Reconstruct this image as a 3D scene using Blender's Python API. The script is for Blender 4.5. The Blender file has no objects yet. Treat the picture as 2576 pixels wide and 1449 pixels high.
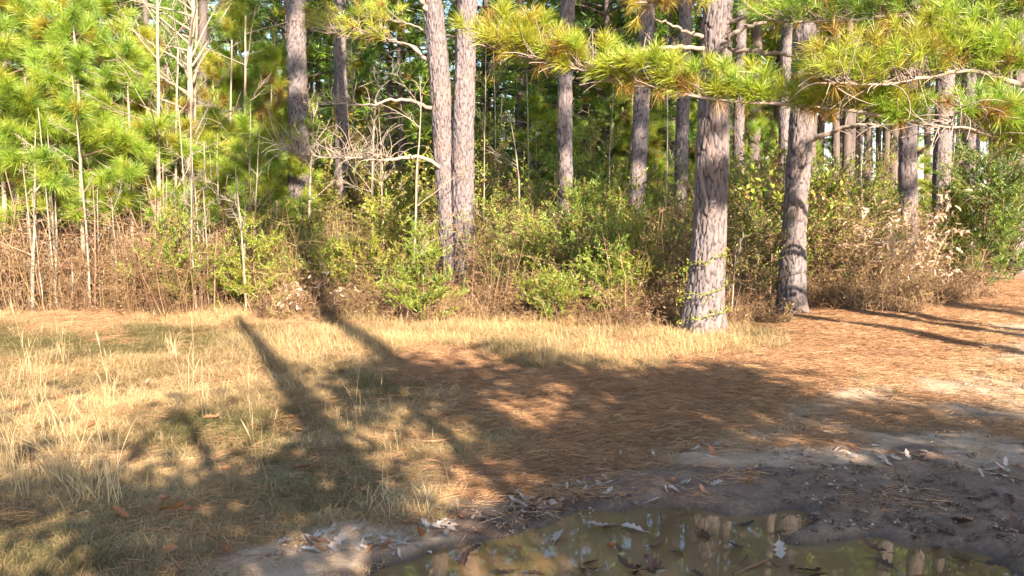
import bpy, math
import numpy as np
from mathutils import Vector

# ------------------------------------------------------------------ camera, sky, sun, exposure
SC = bpy.context.scene
COL = SC.collection
CAM_H, PITCH, FPX = 1.6, math.radians(5.9), 804.0      # camera height, tilt down, focal length in 1024-px units
cam = bpy.data.objects.new('camera', bpy.data.cameras.new('camera'))
cam.data.lens = 36.0 * FPX / 1024.0
cam.data.sensor_width = 36.0
cam.data.clip_end = 2000.0
cam.location = (0, 0, CAM_H)
cam.rotation_euler = (math.radians(90) - PITCH, 0, 0)
COL.objects.link(cam)
SC.camera = cam

SUN_EL, SUN_AZ = math.radians(28.0), math.radians(180 - 24.0)      # azimuth clockwise from +Y: behind the camera, to its right
SUN_DIR = Vector((math.sin(SUN_AZ) * math.cos(SUN_EL), math.cos(SUN_AZ) * math.cos(SUN_EL), math.sin(SUN_EL)))
world = bpy.data.worlds.new('World')
SC.world = world
world.use_nodes = True
wn = world.node_tree
sky = wn.nodes.new('ShaderNodeTexSky')
sky.sky_type = 'NISHITA'
sky.sun_disc = False
sky.sun_elevation = SUN_EL
sky.sun_rotation = SUN_AZ
sky.air_density = 1.0
sky.dust_density = 0.6
sky.ozone_density = 1.6
wn.nodes['Background'].inputs['Strength'].default_value = 0.09
wn.links.new(sky.outputs['Color'], wn.nodes['Background'].inputs['Color'])
sun = bpy.data.objects.new('sun', bpy.data.lights.new('sun', 'SUN'))
sun.data.energy = 5.0
sun.data.angle = math.radians(0.5)
sun.data.color = (1.0, 0.88, 0.71)
sun.rotation_euler = (-SUN_DIR).to_track_quat('-Z', 'Y').to_euler()
sun.location = (10, -20, 30)
COL.objects.link(sun)
SC.view_settings.view_transform = 'Standard'
SC.view_settings.look = 'None'
SC.view_settings.gamma = 1.0
SC.view_settings.exposure = 2.25
SC.view_settings.use_curve_mapping = False
SC.cycles.use_denoising = True
SC.cycles.use_adaptive_sampling = True
SC.cycles.adaptive_threshold = 0.025
SC.cycles.max_bounces = 5
SC.cycles.diffuse_bounces = 3
SC.cycles.glossy_bounces = 2
SC.cycles.transmission_bounces = 3
SC.cycles.sample_clamp_indirect = 6.0

# ------------------------------------------------------------------ helpers
RNG = np.random.default_rng(11)
K = 1024.0 / 2576.0


def nrm(a):
    return a / np.maximum(np.linalg.norm(a, axis=-1, keepdims=True), 1e-9)


def ray(x, y):
    """direction of the view ray through a spot of the photograph (2576 wide)"""
    u, v = (np.asarray(x, float) * K - 512.0) / FPX, (288.0 - np.asarray(y, float) * K) / FPX
    cp, sp = math.cos(PITCH), math.sin(PITCH)
    return np.stack([u, cp + v * sp, -sp + v * cp], -1)


def at(x, y, d):
    """the point at distance d (along Y) behind a spot of the photograph"""
    r = ray(x, y)
    return r * (np.asarray(d, float) / r[..., 1])[..., None] + np.array([0, 0, CAM_H])


def gnd(x, y):
    r = ray(x, y)
    return r[..., :2] * (CAM_H / np.maximum(-r[..., 2], 1e-4))[..., None]


def rowy(d):
    """photo row of the ground at distance d"""
    t = math.atan2(CAM_H, d) - PITCH
    return (288.0 + FPX * math.tan(t)) / K


def hsh(*a):
    n = np.zeros(np.shape(a[0]), np.uint32)
    for i, q in enumerate(a):
        n = n * np.uint32(1664525) + np.asarray(q).astype(np.int64).astype(np.uint32) * np.uint32([374761393, 668265263, 2246822519, 3266489917][i])
        n = (n ^ (n >> np.uint32(15))) * np.uint32(2246822519)
    n = (n ^ (n >> np.uint32(13))) * np.uint32(3266489917)
    n = n ^ (n >> np.uint32(16))
    return n.astype(np.float64) / 4294967295.0


def vnoise(x, y, z=None):
    z = np.zeros_like(x) if z is None else z
    ix, iy, iz = np.floor(x), np.floor(y), np.floor(z)
    fx, fy, fz = x - ix, y - iy, z - iz
    fx, fy, fz = [f * f * (3 - 2 * f) for f in (fx, fy, fz)]
    r = 0
    for a in (0, 1):
        for b in (0, 1):
            for c in (0, 1):
                w = (fx if a else 1 - fx) * (fy if b else 1 - fy) * (fz if c else 1 - fz)
                r = r + w * hsh(ix + a, iy + b, iz + c)
    return r


def fbm(x, y, z=None, o=4):
    s, a, t = 0, 1.0, 0
    for i in range(o):
        s = s + a * vnoise(x * 2 ** i + 17 * i, y * 2 ** i - 9 * i, None if z is None else z * 2 ** i)
        t += a
        a *= .5
    return s / t


def sstep(a, b, x):
    t = np.clip((x - a) / (b - a), 0, 1)
    return t * t * (3 - 2 * t)


class MB:
    """collects vertices, triangles and quads with two vertex attributes (tint, bt)"""
    def __init__(s):
        s.v, s.t, s.b, s.q, s.qm, s.tr, s.tm, s.n = [], [], [], [], [], [], [], 0

    def add(s, v, quads=None, tris=None, tint=0.5, bt=0.5, mat=0):
        v = np.asarray(v, np.float32).reshape(-1, 3)
        m = len(v)
        s.v.append(v)
        s.t.append(np.broadcast_to(np.asarray(tint, np.float32), (m,)))
        s.b.append(np.broadcast_to(np.asarray(bt, np.float32), (m,)))
        if quads is not None and len(quads):
            s.q.append(np.asarray(quads, np.int64) + s.n)
            s.qm.append(np.full(len(quads), mat, np.int32))
        if tris is not None and len(tris):
            s.tr.append(np.asarray(tris, np.int64) + s.n)
            s.tm.append(np.full(len(tris), mat, np.int32))
        s.n += m

    def mesh(s, name, mats, smooth=False):
        me = bpy.data.meshes.new(name)
        v = np.concatenate(s.v)
        q = np.concatenate(s.q) if s.q else np.zeros((0, 4), np.int64)
        t = np.concatenate(s.tr) if s.tr else np.zeros((0, 3), np.int64)
        mi = np.concatenate(s.qm + s.tm) if (s.qm or s.tm) else np.zeros(0, np.int32)
        me.vertices.add(len(v))
        me.vertices.foreach_set('co', v.ravel())
        me.loops.add(q.size + t.size)
        me.loops.foreach_set('vertex_index', np.concatenate([q.ravel(), t.ravel()]).astype(np.int32))
        me.polygons.add(len(q) + len(t))
        me.polygons.foreach_set('loop_start', np.concatenate([np.arange(len(q)) * 4, q.size + np.arange(len(t)) * 3]).astype(np.int32))
        me.polygons.foreach_set('material_index', mi)
        me.polygons.foreach_set('use_smooth', np.full(len(q) + len(t), smooth))
        me.update(calc_edges=True)
        for nm, arr in (('tint', s.t), ('bt', s.b)):
            at_ = me.attributes.new(nm, 'FLOAT', 'POINT')
            at_.data.foreach_set('value', np.concatenate(arr).astype(np.float32))
        for m in (mats if isinstance(mats, (list, tuple)) else [mats]):
            me.materials.append(m)
        return me


def tubes(mb, P, R, S=5, tint=0.5, bt=0.5, mat=0, tip=False):
    """m tapered tubes of k stations each; P (m,k,3), R (m,k)"""
    P = np.asarray(P, float)
    if P.ndim == 2:
        P = P[None]
    m, k, _ = P.shape
    R = np.broadcast_to(np.asarray(R, float), (m, k))
    T = nrm(np.gradient(P, axis=1))
    d = nrm(P[:, -1] - P[:, 0])
    ref = np.where(np.abs(d[:, 2:3]) < .8, np.array([0, 0, 1.]), np.array([1., 0, 0]))[:, None, :]
    n1 = nrm(np.cross(T, ref))
    n2 = np.cross(T, n1)
    a = np.arange(S) * 2 * math.pi / S
    V = P[:, :, None, :] + R[:, :, None, None] * (np.cos(a)[None, None, :, None] * n1[:, :, None, :] + np.sin(a)[None, None, :, None] * n2[:, :, None, :])
    i = np.arange(m)[:, None, None] * k * S
    j = np.arange(k - 1)[None, :, None] * S
    s0 = np.arange(S)[None, None, :]
    s1 = (s0 + 1) % S
    Q = np.stack([i + j + s0, i + j + s1, i + j + S + s1, i + j + S + s0], -1).reshape(-1, 4)
    tt = np.broadcast_to(np.asarray(tint, float), (m,)).repeat(k * S)
    bb = np.broadcast_to(np.asarray(bt, float), (m,)).repeat(k * S)
    mb.add(V, quads=Q, tint=tt, bt=bb, mat=mat)


def needles(mb, B, D, L, W, droop=0.0, tint=0.5, bt=0.5, mat=0, two=False, rng=RNG):
    """single tapered needles"""
    m = len(B)
    L = np.broadcast_to(np.asarray(L, float), (m,))[:, None]
    W = np.broadcast_to(np.asarray(W, float), (m,))[:, None]
    side = nrm(np.cross(D, nrm(rng.normal(size=(m, 3)))))
    tip = B + D * L
    tip[:, 2] -= droop * L[:, 0]
    tt = np.broadcast_to(np.asarray(tint, float), (m,))
    bb = np.broadcast_to(np.asarray(bt, float), (m,))
    if two:
        mid = B + D * L * .55
        mid[:, 2] -= droop * L[:, 0] * .22
        V = np.stack([B - side * W / 2, B + side * W / 2, mid + side * W * .42, mid - side * W * .42, tip], 1)
        i = np.arange(m)[:, None] * 5
        mb.add(V, quads=i + np.array([[0, 1, 2, 3]]), tris=i + np.array([[3, 2, 4]]), tint=tt.repeat(5), bt=bb.repeat(5), mat=mat)
    else:
        V = np.stack([B - side * W / 2, B + side * W / 2, tip], 1)
        i = np.arange(m)[:, None] * 3
        mb.add(V, tris=i + np.array([[0, 1, 2]]), tint=tt.repeat(3), bt=bb.repeat(3), mat=mat)


def tufts(mb, P, A, n, L, W, tint, spread=(0.25, 1.25), back=.12, droop=.15, mat=0, two=False, rng=RNG):
    """bottle-brush tufts of n needles at P along unit axes A"""
    m = len(P)
    A = nrm(A)
    r1 = nrm(np.cross(A, nrm(rng.normal(size=(m, 3)) + 1e-3)))
    r2 = np.cross(A, r1)
    ph = rng.uniform(0, 2 * math.pi, (m, n, 1))
    al = rng.uniform(spread[0], spread[1], (m, n, 1))
    D = np.cos(al) * A[:, None] + np.sin(al) * (np.cos(ph) * r1[:, None] + np.sin(ph) * r2[:, None])
    B = P[:, None] - A[:, None] * (rng.uniform(0, 1, (m, n, 1)) * back)
    LL = np.asarray(L) * rng.uniform(.7, 1.1, (m, n))
    tt = np.broadcast_to(np.asarray(tint, float), (m,))[:, None] + rng.normal(0, .05, (m, n))
    needles(mb, B.reshape(-1, 3), D.reshape(-1, 3), LL.ravel(), W, droop, np.clip(tt, 0, 1).ravel(), rng.uniform(0, 1, m * n), mat, two, rng)


def diamonds(mb, P, D, L, W, tint, mat=0, rng=RNG, fold=.25):
    """small folded leaves: four-point blades"""
    m = len(P)
    D = nrm(D)
    sd = nrm(np.cross(D, nrm(rng.normal(size=(m, 3)) + np.array([0, 0, 1.2]))))
    up = np.cross(sd, D)
    L = np.broadcast_to(np.asarray(L, float), (m,))[:, None]
    W = np.broadcast_to(np.asarray(W, float), (m,))[:, None]
    V = np.stack([P, P + D * L * .5 + sd * W / 2 + up * W * fold, P + D * L, P + D * L * .5 - sd * W / 2 + up * W * fold], 1)
    i = np.arange(m)[:, None] * 4
    mb.add(V, tris=np.concatenate([i + np.array([[0, 1, 2]]), i + np.array([[0, 2, 3]])]), tint=np.broadcast_to(np.asarray(tint, float), (m,)).repeat(4), bt=rng.uniform(0, 1, m).repeat(4), mat=mat)


def sph(rng, m, zlo=-1, zhi=1):
    z = rng.uniform(zlo, zhi, m)
    a = rng.uniform(0, 2 * math.pi, m)
    r = np.sqrt(1 - z * z)
    return np.stack([r * np.cos(a), r * np.sin(a), z], -1)


# ------------------------------------------------------------------ objects
def tag(o, label=None, cat=None, group=None, kind=None):
    if label: o['label'] = label
    if cat: o['category'] = cat
    if group: o['group'] = group
    if kind: o['kind'] = kind
    return o


def obj(name, me, parent=None):
    o = bpy.data.objects.new(name, me)
    COL.objects.link(o)
    if parent: o.parent = parent
    return o


def thing(name, label, cat, loc, parts, rz=0.0, sc=1.0, group=None, tilt=(0, 0)):
    """an Empty at the thing's base that parents its parts; the part meshes are shared between copies"""
    r = obj(name, None)
    r.empty_display_size = .2
    r.location = tuple(float(q) for q in loc)
    r.rotation_euler = (tilt[0], tilt[1], float(rz))
    r.scale = (sc, sc, sc) if np.isscalar(sc) else sc
    tag(r, label, cat, group)
    for p in parts:
        c = obj(p[0], p[1], r)
        if len(p) > 2: c['label'] = p[2]
    return r


LAND = [(747, 'dark tall pine'), (860, 'slim dark pine'), (1150, 'twin pines'), (1417, 'slender middle pine'), (1597, 'dark shaded pine'), (1766, 'biggest pine'), (1995, 'second biggest pine'), (2283, 'dark sided pine'), (2440, 'pine behind cedar')]
GAPS = {}


def by_gap(o, x, what):
    """remember a thing seen at photo column x; label_gaps() then says between which two pines it stands"""
    i = sum(x > a for a, _ in LAND)
    GAPS.setdefault((what, i), []).append((x, o))


def label_gaps(prefix=None):
    od = ['first', 'second', 'third', 'fourth', 'fifth', 'sixth', 'seventh', 'eighth', 'ninth', 'tenth', 'eleventh', 'twelfth']
    for (what, i), L in GAPS.items():
        if i == 0: w = 'left of the dark tall pine'
        elif i == len(LAND): w = 'right of the pine behind cedar'
        else: w = f'between the {LAND[i - 1][1]} and the {LAND[i][1]}'
        L.sort(key=lambda q: q[0])
        for k_, (x, o) in enumerate(L):
            o['label'] = f'{what} {w}' + (f', {od[k_]} from left' if len(L) > 1 and k_ < 12 else '')


# ------------------------------------------------------------------ materials
class NT:
    def __init__(s, name):
        s.m = bpy.data.materials.new(name)
        s.m.use_nodes = True
        s.t = s.m.node_tree
        s.t.nodes.clear()
        s.out = s.n('ShaderNodeOutputMaterial')

    def n(s, typ, **kw):
        x = s.t.nodes.new(typ)
        for k, v in kw.items():
            setattr(x, k, v)
        return x

    def set(s, sock, v):
        if hasattr(v, 'is_linked'):
            s.t.links.new(v, sock)
        elif v is not None:
            sock.default_value = v

    def attr(s, name, typ='GEOMETRY'):
        return s.n('ShaderNodeAttribute', attribute_name=name, attribute_type=typ)

    def math(s, op, a, b=None, clamp=False):
        x = s.n('ShaderNodeMath', operation=op, use_clamp=clamp)
        s.set(x.inputs[0], a)
        if b is not None: s.set(x.inputs[1], b)
        return x.outputs[0]

    def mix(s, f, a, b, blend='MIX'):
        x = s.n('ShaderNodeMix', data_type='RGBA', blend_type=blend)
        s.set(x.inputs[0], f)
        for i, v in ((6, a), (7, b)):
            s.set(x.inputs[i], (*v, 1) if isinstance(v, tuple) and len(v) == 3 else v)
        return x.outputs[2]

    def ramp(s, f, stops, interp='LINEAR'):
        x = s.n('ShaderNodeValToRGB')
        x.color_ramp.interpolation = interp
        e = x.color_ramp.elements
        while len(e) < len(stops): e.new(.5)
        for q, (p, c) in zip(e, stops):
            q.position = p
            q.color = (*c, 1) if len(c) == 3 else c
        s.set(x.inputs[0], f)
        return x.outputs[0]

    def noise(s, scale, vec=None, detail=4, rough=.55, out=0):
        x = s.n('ShaderNodeTexNoise')
        x.inputs['Scale'].default_value = scale
        x.inputs['Detail'].default_value = detail
        x.inputs['Roughness'].default_value = rough
        if vec is not None: s.set(x.inputs['Vector'], vec)
        return x.outputs[out]

    def coord(s, scale=(1, 1, 1), which='Object'):
        c = s.n('ShaderNodeTexCoord')
        m = s.n('ShaderNodeMapping')
        m.inputs['Scale'].default_value = scale
        s.t.links.new(c.outputs[which], m.inputs[0])
        return m.outputs[0]

    def bump(s, h, strength=.5, dist=.02):
        b = s.n('ShaderNodeBump')
        b.inputs['Strength'].default_value = strength
        b.inputs['Distance'].default_value = dist
        s.set(b.inputs['Height'], h)
        return b.outputs[0]

    def pbr(s, col, rough=.8, normal=None, spec=.3):
        p = s.n('ShaderNodeBsdfPrincipled')
        s.set(p.inputs['Base Color'], col)
        s.set(p.inputs['Roughness'], rough)
        s.set(p.inputs['Specular IOR Level'], spec)
        if normal is not None: s.set(p.inputs['Normal'], normal)
        s.t.links.new(p.outputs[0], s.out.inputs[0])
        return s.m

    def leafy(s, col, trans=.4, gloss=.05, grough=.4, tcol=None):
        d = s.n('ShaderNodeBsdfDiffuse')
        s.set(d.inputs[0], col)
        t = s.n('ShaderNodeBsdfTranslucent')
        s.set(t.inputs[0], tcol if tcol is not None else col)
        x = s.n('ShaderNodeMixShader')
        x.inputs[0].default_value = trans
        s.t.links.new(d.outputs[0], x.inputs[1])
        s.t.links.new(t.outputs[0], x.inputs[2])
        g = s.n('ShaderNodeBsdfGlossy')
        g.inputs['Roughness'].default_value = grough
        y = s.n('ShaderNodeMixShader')
        y.inputs[0].default_value = gloss
        s.t.links.new(x.outputs[0], y.inputs[1])
        s.t.links.new(g.outputs[0], y.inputs[2])
        s.t.links.new(y.outputs[0], s.out.inputs[0])
        return s.m


def m_needle(name, stops, objvar=.16):
    k = NT(name)
    r = k.n('ShaderNodeObjectInfo').outputs['Random']
    f = k.math('ADD', k.attr('tint').outputs['Fac'], k.math('MULTIPLY', k.math('SUBTRACT', r, .5), objvar), True)
    c = k.ramp(f, stops)
    b = k.attr('bt').outputs['Fac']
    c = k.mix(k.math('MULTIPLY', b, .35), c, (.30, .27, .07), 'MIX')
    return k.leafy(c, .42, .05, .45)


PINE_STOPS = [(0, (.24, .10, .02)), (.2, (.38, .23, .025)), (.42, (.42, .40, .03)), (.62, (.28, .42, .028)), (.82, (.115, .25, .028)), (1, (.03, .11, .045))]
M_PINE = m_needle('pine_needles', PINE_STOPS)
M_CEDAR = m_needle('cedar_foliage', [(0, (.22, .12, .035)), (.3, (.34, .31, .03)), (.6, (.26, .37, .022)), (.85, (.09, .20, .02)), (1, (.03, .09, .03))], .36)
M_BROAD = m_needle('broad_leaves', [(0, (.34, .19, .07)), (.3, (.37, .33, .045)), (.6, (.28, .39, .026)), (1, (.07, .18, .02))], .36)


def m_bark(name, hi, lo, furrow, bump=.6, sc=(26, 26, 6)):
    k = NT(name)
    v = k.coord(sc)
    n = k.noise(1.0, v, 5, .65)
    n2 = k.noise(2.3, k.coord((1, 1, 1)), 3)
    b = k.attr('bt').outputs['Fac']
    p = k.attr('tint').outputs['Fac']
    c = k.mix(b, lo, hi)
    c = k.mix(k.math('MULTIPLY', k.math('SUBTRACT', n, .35, True), 1.6, True), lo, c)
    c = k.mix(k.math('MULTIPLY', k.math('SUBTRACT', n2, .5, True), 1.5, True), c, (.26, .15, .10))
    c = k.mix(p, furrow, c)
    return k.pbr(c, .9, k.bump(n, bump, .02), .15)


M_BARK = m_bark('pine_bark', (.27, .225, .222), (.14, .112, .11), (.04, .03, .029))
M_BARK_FAR = m_bark('distant_pine_bark', (.21, .165, .15), (.12, .092, .082), (.06, .045, .04), .9, (14, 14, 3))
M_PALE = m_bark('pale_sapling_bark', (.42, .35, .27), (.27, .215, .16), (.18, .14, .10), .3, (30, 30, 18))
M_TWIG = m_bark('dead_twig', (.40, .33, .27), (.26, .20, .16), (.15, .11, .09), .2, (30, 30, 30))
M_BROWN = m_bark('brown_stem', (.34, .22, .14), (.20, .12, .075), (.10, .06, .04), .2, (30, 30, 20))


def m_dry(name, stops, trans=.3, inst=False, objr=False, gloss=.03):
    k = NT(name)
    f = k.attr('tint').outputs['Fac']
    if inst:
        f = k.math('ADD', k.math('MULTIPLY', f, .4), k.math('MULTIPLY', k.attr('tint_i', 'INSTANCER').outputs['Fac'], .6), True)
    if objr:
        f = k.math('ADD', f, k.math('MULTIPLY', k.math('SUBTRACT', k.n('ShaderNodeObjectInfo').outputs['Random'], .5), .35), True)
    c = k.ramp(f, stops)
    return k.leafy(c, trans, gloss, .5)


M_GRASS = m_dry('grass_blades', [(0, (.08, .088, .025)), (.25, (.17, .14, .055)), (.5, (.32, .22, .11)), (.75, (.48, .335, .165)), (1, (.54, .37, .175))], .3, inst=True)
M_STALK = m_dry('dry_stalk', [(0, (.42, .26, .13)), (.5, (.50, .36, .19)), (1, (.56, .45, .26))], .25, objr=True)
M_LITTER = m_dry('fallen_needles', [(0, (.155, .076, .042)), (.5, (.335, .175, .085)), (1, (.50, .32, .17))], .15, inst=True)
M_LEAF = m_dry('dry_leaf', [(0, (.045, .028, .022)), (.25, (.13, .06, .03)), (.5, (.34, .14, .06)), (.75, (.33, .25, .20)), (1, (.46, .385, .33))], .15, objr=False)
M_TANLEAF = m_dry('tan_leaf', [(0, (.30, .15, .07)), (.5, (.46, .29, .19)), (1, (.58, .43, .32))], .3, objr=True)
M_BRAMBLE = m_dry('bramble', [(0, (.09, .05, .03)), (.4, (.19, .105, .055)), (.7, (.36, .23, .115)), (.85, (.33, .27, .08)), (1, (.17, .2, .04))], .2, inst=True)


# ------------------------------------------------------------------ ground with its zones, puddle
ZP = {
    0: [(0, 850), (200, 900), (400, 900), (100, 1050), (400, 1050), (0, 1250), (250, 1250), (500, 1200), (700, 1000), (800, 1200), (200, 1400), (500, 1420), (0, 1500), (300, 1600), (680, 1360), (1000, 1200),
        (450, 850), (850, 960), (950, 1080), (900, 1250), (1100, 1170), (1000, 1290), (1050, 1000), (1250, 1110), (-300, 1000), (-300, 1400), (-300, 850), (600, 1500)],
    1: [(620, 820), (900, 840), (1250, 835), (1450, 840), (1650, 855), (1850, 862), (1350, 880), (700, 900), (1600, 900), (720, 960)],
    2: [(1150, 940), (1300, 1010), (1450, 980), (1650, 960), (1850, 930), (1400, 1080), (1600, 1040), (2100, 850), (2300, 800), (2450, 760), (1500, 1120), (2250, 890), (2050, 950), (2500, 700), (2576, 730),
        (1800, 1010), (2350, 850), (-200, 780), (200, 780), (700, 780), (1200, 760), (1700, 770), (2000, 800), (1300, 1180)],
    3: [(2100, 1030), (2300, 1000), (2500, 900), (2576, 1000), (2300, 1080), (2500, 1100), (1800, 1110), (1950, 1100), (2576, 830), (2750, 950), (2050, 1140), (1750, 1150), (2800, 1100), (1250, 1260), (1080, 1340), (980, 1370), (830, 1420), (700, 1449)],
    4: [(1560, 1210), (1750, 1180), (2000, 1190), (2300, 1190), (2200, 1270), (2450, 1260), (2576, 1300), (1330, 1290), (1220, 1325), (2540, 1380), (2400, 1340), (1830, 1230), (2650, 1250), (2750, 1400), (2600, 1460), (850, 1500), (2180, 1330)],
    5: [(1500, 1340), (1300, 1385), (1150, 1430), (1720, 1310), (1900, 1350), (2100, 1400), (1700, 1400), (1450, 1440), (2000, 1449), (2350, 1440), (1300, 1500), (2030, 1300), (1800, 1600), (1300, 1650), (2300, 1600), (1050, 1560), (2250, 1400), (2440, 1430), (2520, 1480)],
}
ZX = np.array([p for z in ZP for p in ZP[z]], float)
ZI = np.array([z for z in ZP for p in ZP[z]])
WATER_Z = -0.05


def zones(X, Y):
    """weights of the six ground covers at ground points: grass, straw, needle litter, dirt, mud, puddle bed"""
    wob = np.stack([fbm(X * 1.1 + 5, Y * 1.1, o=3) - .5, fbm(X * 1.1 - 8, Y * 1.1 + 3, o=3) - .5], -1) * .7
    x, y = X + wob[..., 0], np.maximum(Y + wob[..., 1], 2.0)
    cz, sz = math.cos(PITCH), math.sin(PITCH)
    dep = y * cz + CAM_H * sz
    px = (512 + FPX * x / dep) / K
    py = (288 + FPX * (CAM_H * cz - y * sz) / dep) / K
    w = np.zeros(X.shape + (6,))
    for (a, b), z in zip(ZX, ZI):
        d2 = ((px - a) * .55) ** 2 + ((py - b) * 1.25) ** 2
        w[..., z] += 1.0 / (d2 + 500.0) ** 2.4
    w /= w.sum(-1, keepdims=True)
    far = sstep(12.5, 15, Y)[..., None]
    w = w * (1 - far) + far * np.array([0, 0, 1., 0, 0, 0])
    return w


def ground_z(X, Y, w=None):
    X, Y = np.asarray(X, float), np.asarray(Y, float)
    near = np.exp(-((X / 30) ** 2 + ((Y - 8) / 30) ** 2))
    w = zones(X, Y) if w is None else w
    z = (fbm(X * .5, Y * .5, o=3) - .5) * .16 * near * (1 - w[..., 5]) * (1 - .6 * w[..., 4])
    z += (fbm(X * 2.6 + 3, Y * 2.6, o=3) - .5) * .06 * (1 - .5 * w[..., 5]) * near
    z += (fbm(X * 9, Y * 9, o=2) - .5) * .022 * near * (w[..., 3] + 1.5 * w[..., 4] + 1.2 * w[..., 5])
    bed = w[..., 5] + .22 * w[..., 4]
    z += (fbm(X * 4.2 + 11, Y * 6.5, o=3) - .5) * .11 * near * w[..., 5]
    z += (fbm(X * 2.2 + 7, Y * 12 + X * 2, o=3) - .5) * .05 * near * (.6 * w[..., 3] + w[..., 4])
    z -= .092 * sstep(.25, .85, bed)
    z = np.where((w[..., 5] < .12), np.maximum(z, WATER_Z + .012), z)
    return z + (fbm(X * .02, Y * .02, o=2) - .5) * 1.2 * sstep(30, 120, np.hypot(X, Y))


def axis(lo, hi, step, ext, n):
    core = np.arange(lo, hi, step)
    g = np.geomspace(step * 1.5, ext, n)
    return np.concatenate([(lo - g)[::-1], core, core[-1] + g])


gx = axis(-7.2, 7.8, .05, 600, 46)
gy = axis(2.3, 12.6, .045, 900, 50)
GX, GY = np.meshgrid(gx, gy)
W6 = zones(GX, GY)
GZ = ground_z(GX, GY, W6)
ny, nx = GX.shape
gm = MB()
idx = np.arange(nx * ny).reshape(ny, nx)
SOAK = 1 - sstep(.006, .045, GZ - WATER_Z + .016 * (fbm(GX * 5, GY * 5, o=3) - .5))
SOAK = SOAK * sstep(.1, .4, W6[..., 4] + W6[..., 5] + .5 * W6[..., 3])
gm.add(np.stack([GX, GY, GZ], -1), quads=np.stack([idx[:-1, :-1], idx[:-1, 1:], idx[1:, 1:], idx[1:, :-1]], -1).reshape(-1, 4), tint=SOAK.ravel())

k = NT('forest_ground')
za, zb = k.attr('zone_a'), k.attr('zone_b')
sa, sb = k.n('ShaderNodeSeparateColor'), k.n('ShaderNodeSeparateColor')
k.t.links.new(za.outputs['Color'], sa.inputs[0])
k.t.links.new(zb.outputs['Color'], sb.inputs[0])
co = k.coord()
n1, n2, n3 = k.noise(6, co, 6, .65), k.noise(38, co, 5, .7), k.noise(1.3, co, 3)
litter = k.ramp(n2, [(.3, (.11, .057, .036)), (.5, (.25, .135, .072)), (.7, (.40, .25, .14))])
grassc = k.ramp(n2, [(.3, (.075, .075, .032)), (.55, (.17, .14, .065)), (.75, (.30, .235, .12))])
straw = k.ramp(n2, [(.3, (.17, .115, .045)), (.6, (.40, .275, .105))])
dirt = k.ramp(k.math('ADD', k.math('MULTIPLY', n1, .6), k.math('MULTIPLY', n2, .4)), [(.3, (.20, .125, .08)), (.5, (.34, .235, .155)), (.68, (.44, .33, .235))])
mud = k.ramp(k.math('ADD', k.math('MULTIPLY', n1, .5), k.math('MULTIPLY', n2, .5)), [(.32, (.065, .04, .027)), (.5, (.155, .097, .066)), (.7, (.28, .185, .13))])
bed = k.ramp(n1, [(.3, (.05, .036, .026)), (.7, (.11, .08, .05))])
base = litter
for wgt, c in ((sa.outputs[0], grassc), (sa.outputs[1], straw), (sb.outputs[0], dirt), (sb.outputs[1], mud), (sb.outputs[2], bed)):
    f = k.math('MULTIPLY', k.math('ADD', k.math('SUBTRACT', wgt, .42), k.math('MULTIPLY', k.math('SUBTRACT', n1, .5), .5)), 4.0)
    f = k.math('ADD', f, .5, True)
    base = k.mix(f, base, c)
soak = k.attr('tint').outputs['Fac']
base = k.mix(k.math('MULTIPLY', soak, .55), base, (.05, .034, .025))
wet = k.math('ADD', k.math('ADD', sb.outputs[1], sb.outputs[2]), soak, True)
rough = k.math('SUBTRACT', .95, k.math('MULTIPLY', wet, k.math('MULTIPLY', k.math('SUBTRACT', n3, .25, True), 1.1)), True)
M_GROUND = k.pbr(base, rough, k.bump(k.math('ADD', n1, k.math('MULTIPLY', n2, .6)), .8, .02), .35)
gme = gm.mesh('ground', M_GROUND, True)
for nm, cols in (('zone_a', (0, 1, 2)), ('zone_b', (3, 4, 5))):
    a = gme.attributes.new(nm, 'FLOAT_COLOR', 'POINT')
    c4 = np.ones((nx * ny, 4), np.float32)
    c4[:, :3] = W6.reshape(-1, 6)[:, cols]
    a.data.foreach_set('color', c4.ravel())
tag(obj('ground', gme), kind='structure')

# puddle: a sheet at water level; the bed dips under it and mud bars rise through it
pts = gnd(np.array([620, 900, 1050, 1150, 1300, 1500, 1700, 1900, 2050, 2200, 2350, 2480, 2620, 2700, 2300, 1700, 1100, 700]), np.array([1560, 1395, 1345, 1310, 1270, 1240, 1215, 1230, 1245, 1285, 1310, 1345, 1400, 1800, 2300, 2600, 2300, 1800]))
pw = MB()
ang = np.linspace(0, 1, len(pts), endpoint=False)
ring = np.array([pts[i] * (1 - t) + pts[(i + 1) % len(pts)] * t for i in range(len(pts)) for t in (0, .25, .5, .75)])
cen = ring.mean(0)
vv = [np.array([[cen[0], cen[1], WATER_Z]])]
for s_ in (.25, .5, .75, 1.0):
    vv.append(np.column_stack([cen + (ring - cen) * s_, np.full(len(ring), WATER_Z)]))
nr = len(ring)
qq, tt_ = [], []
for i in range(nr):
    j = (i + 1) % nr
    tt_.append([0, 1 + i, 1 + j])
    for r_ in range(3):
        qq.append([1 + r_ * nr + i, 1 + (r_ + 1) * nr + i, 1 + (r_ + 1) * nr + j, 1 + r_ * nr + j])
pw.add(np.concatenate(vv), quads=qq, tris=tt_)
k = NT('muddy_water')
co = k.coord()
c = k.ramp(k.noise(1.6, co, 3), [(.3, (.12, .074, .034)), (.7, (.24, .15, .072))])
p = k.n('ShaderNodeBsdfPrincipled')
k.set(p.inputs['Base Color'], c)
p.inputs['Roughness'].default_value = .015
p.inputs['IOR'].default_value = 1.5
k.set(p.inputs['Normal'], k.bump(k.noise(5, k.coord((1, .5, 1)), 2), .02, .02))
k.t.links.new(p.outputs[0], k.out.inputs[0])
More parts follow.
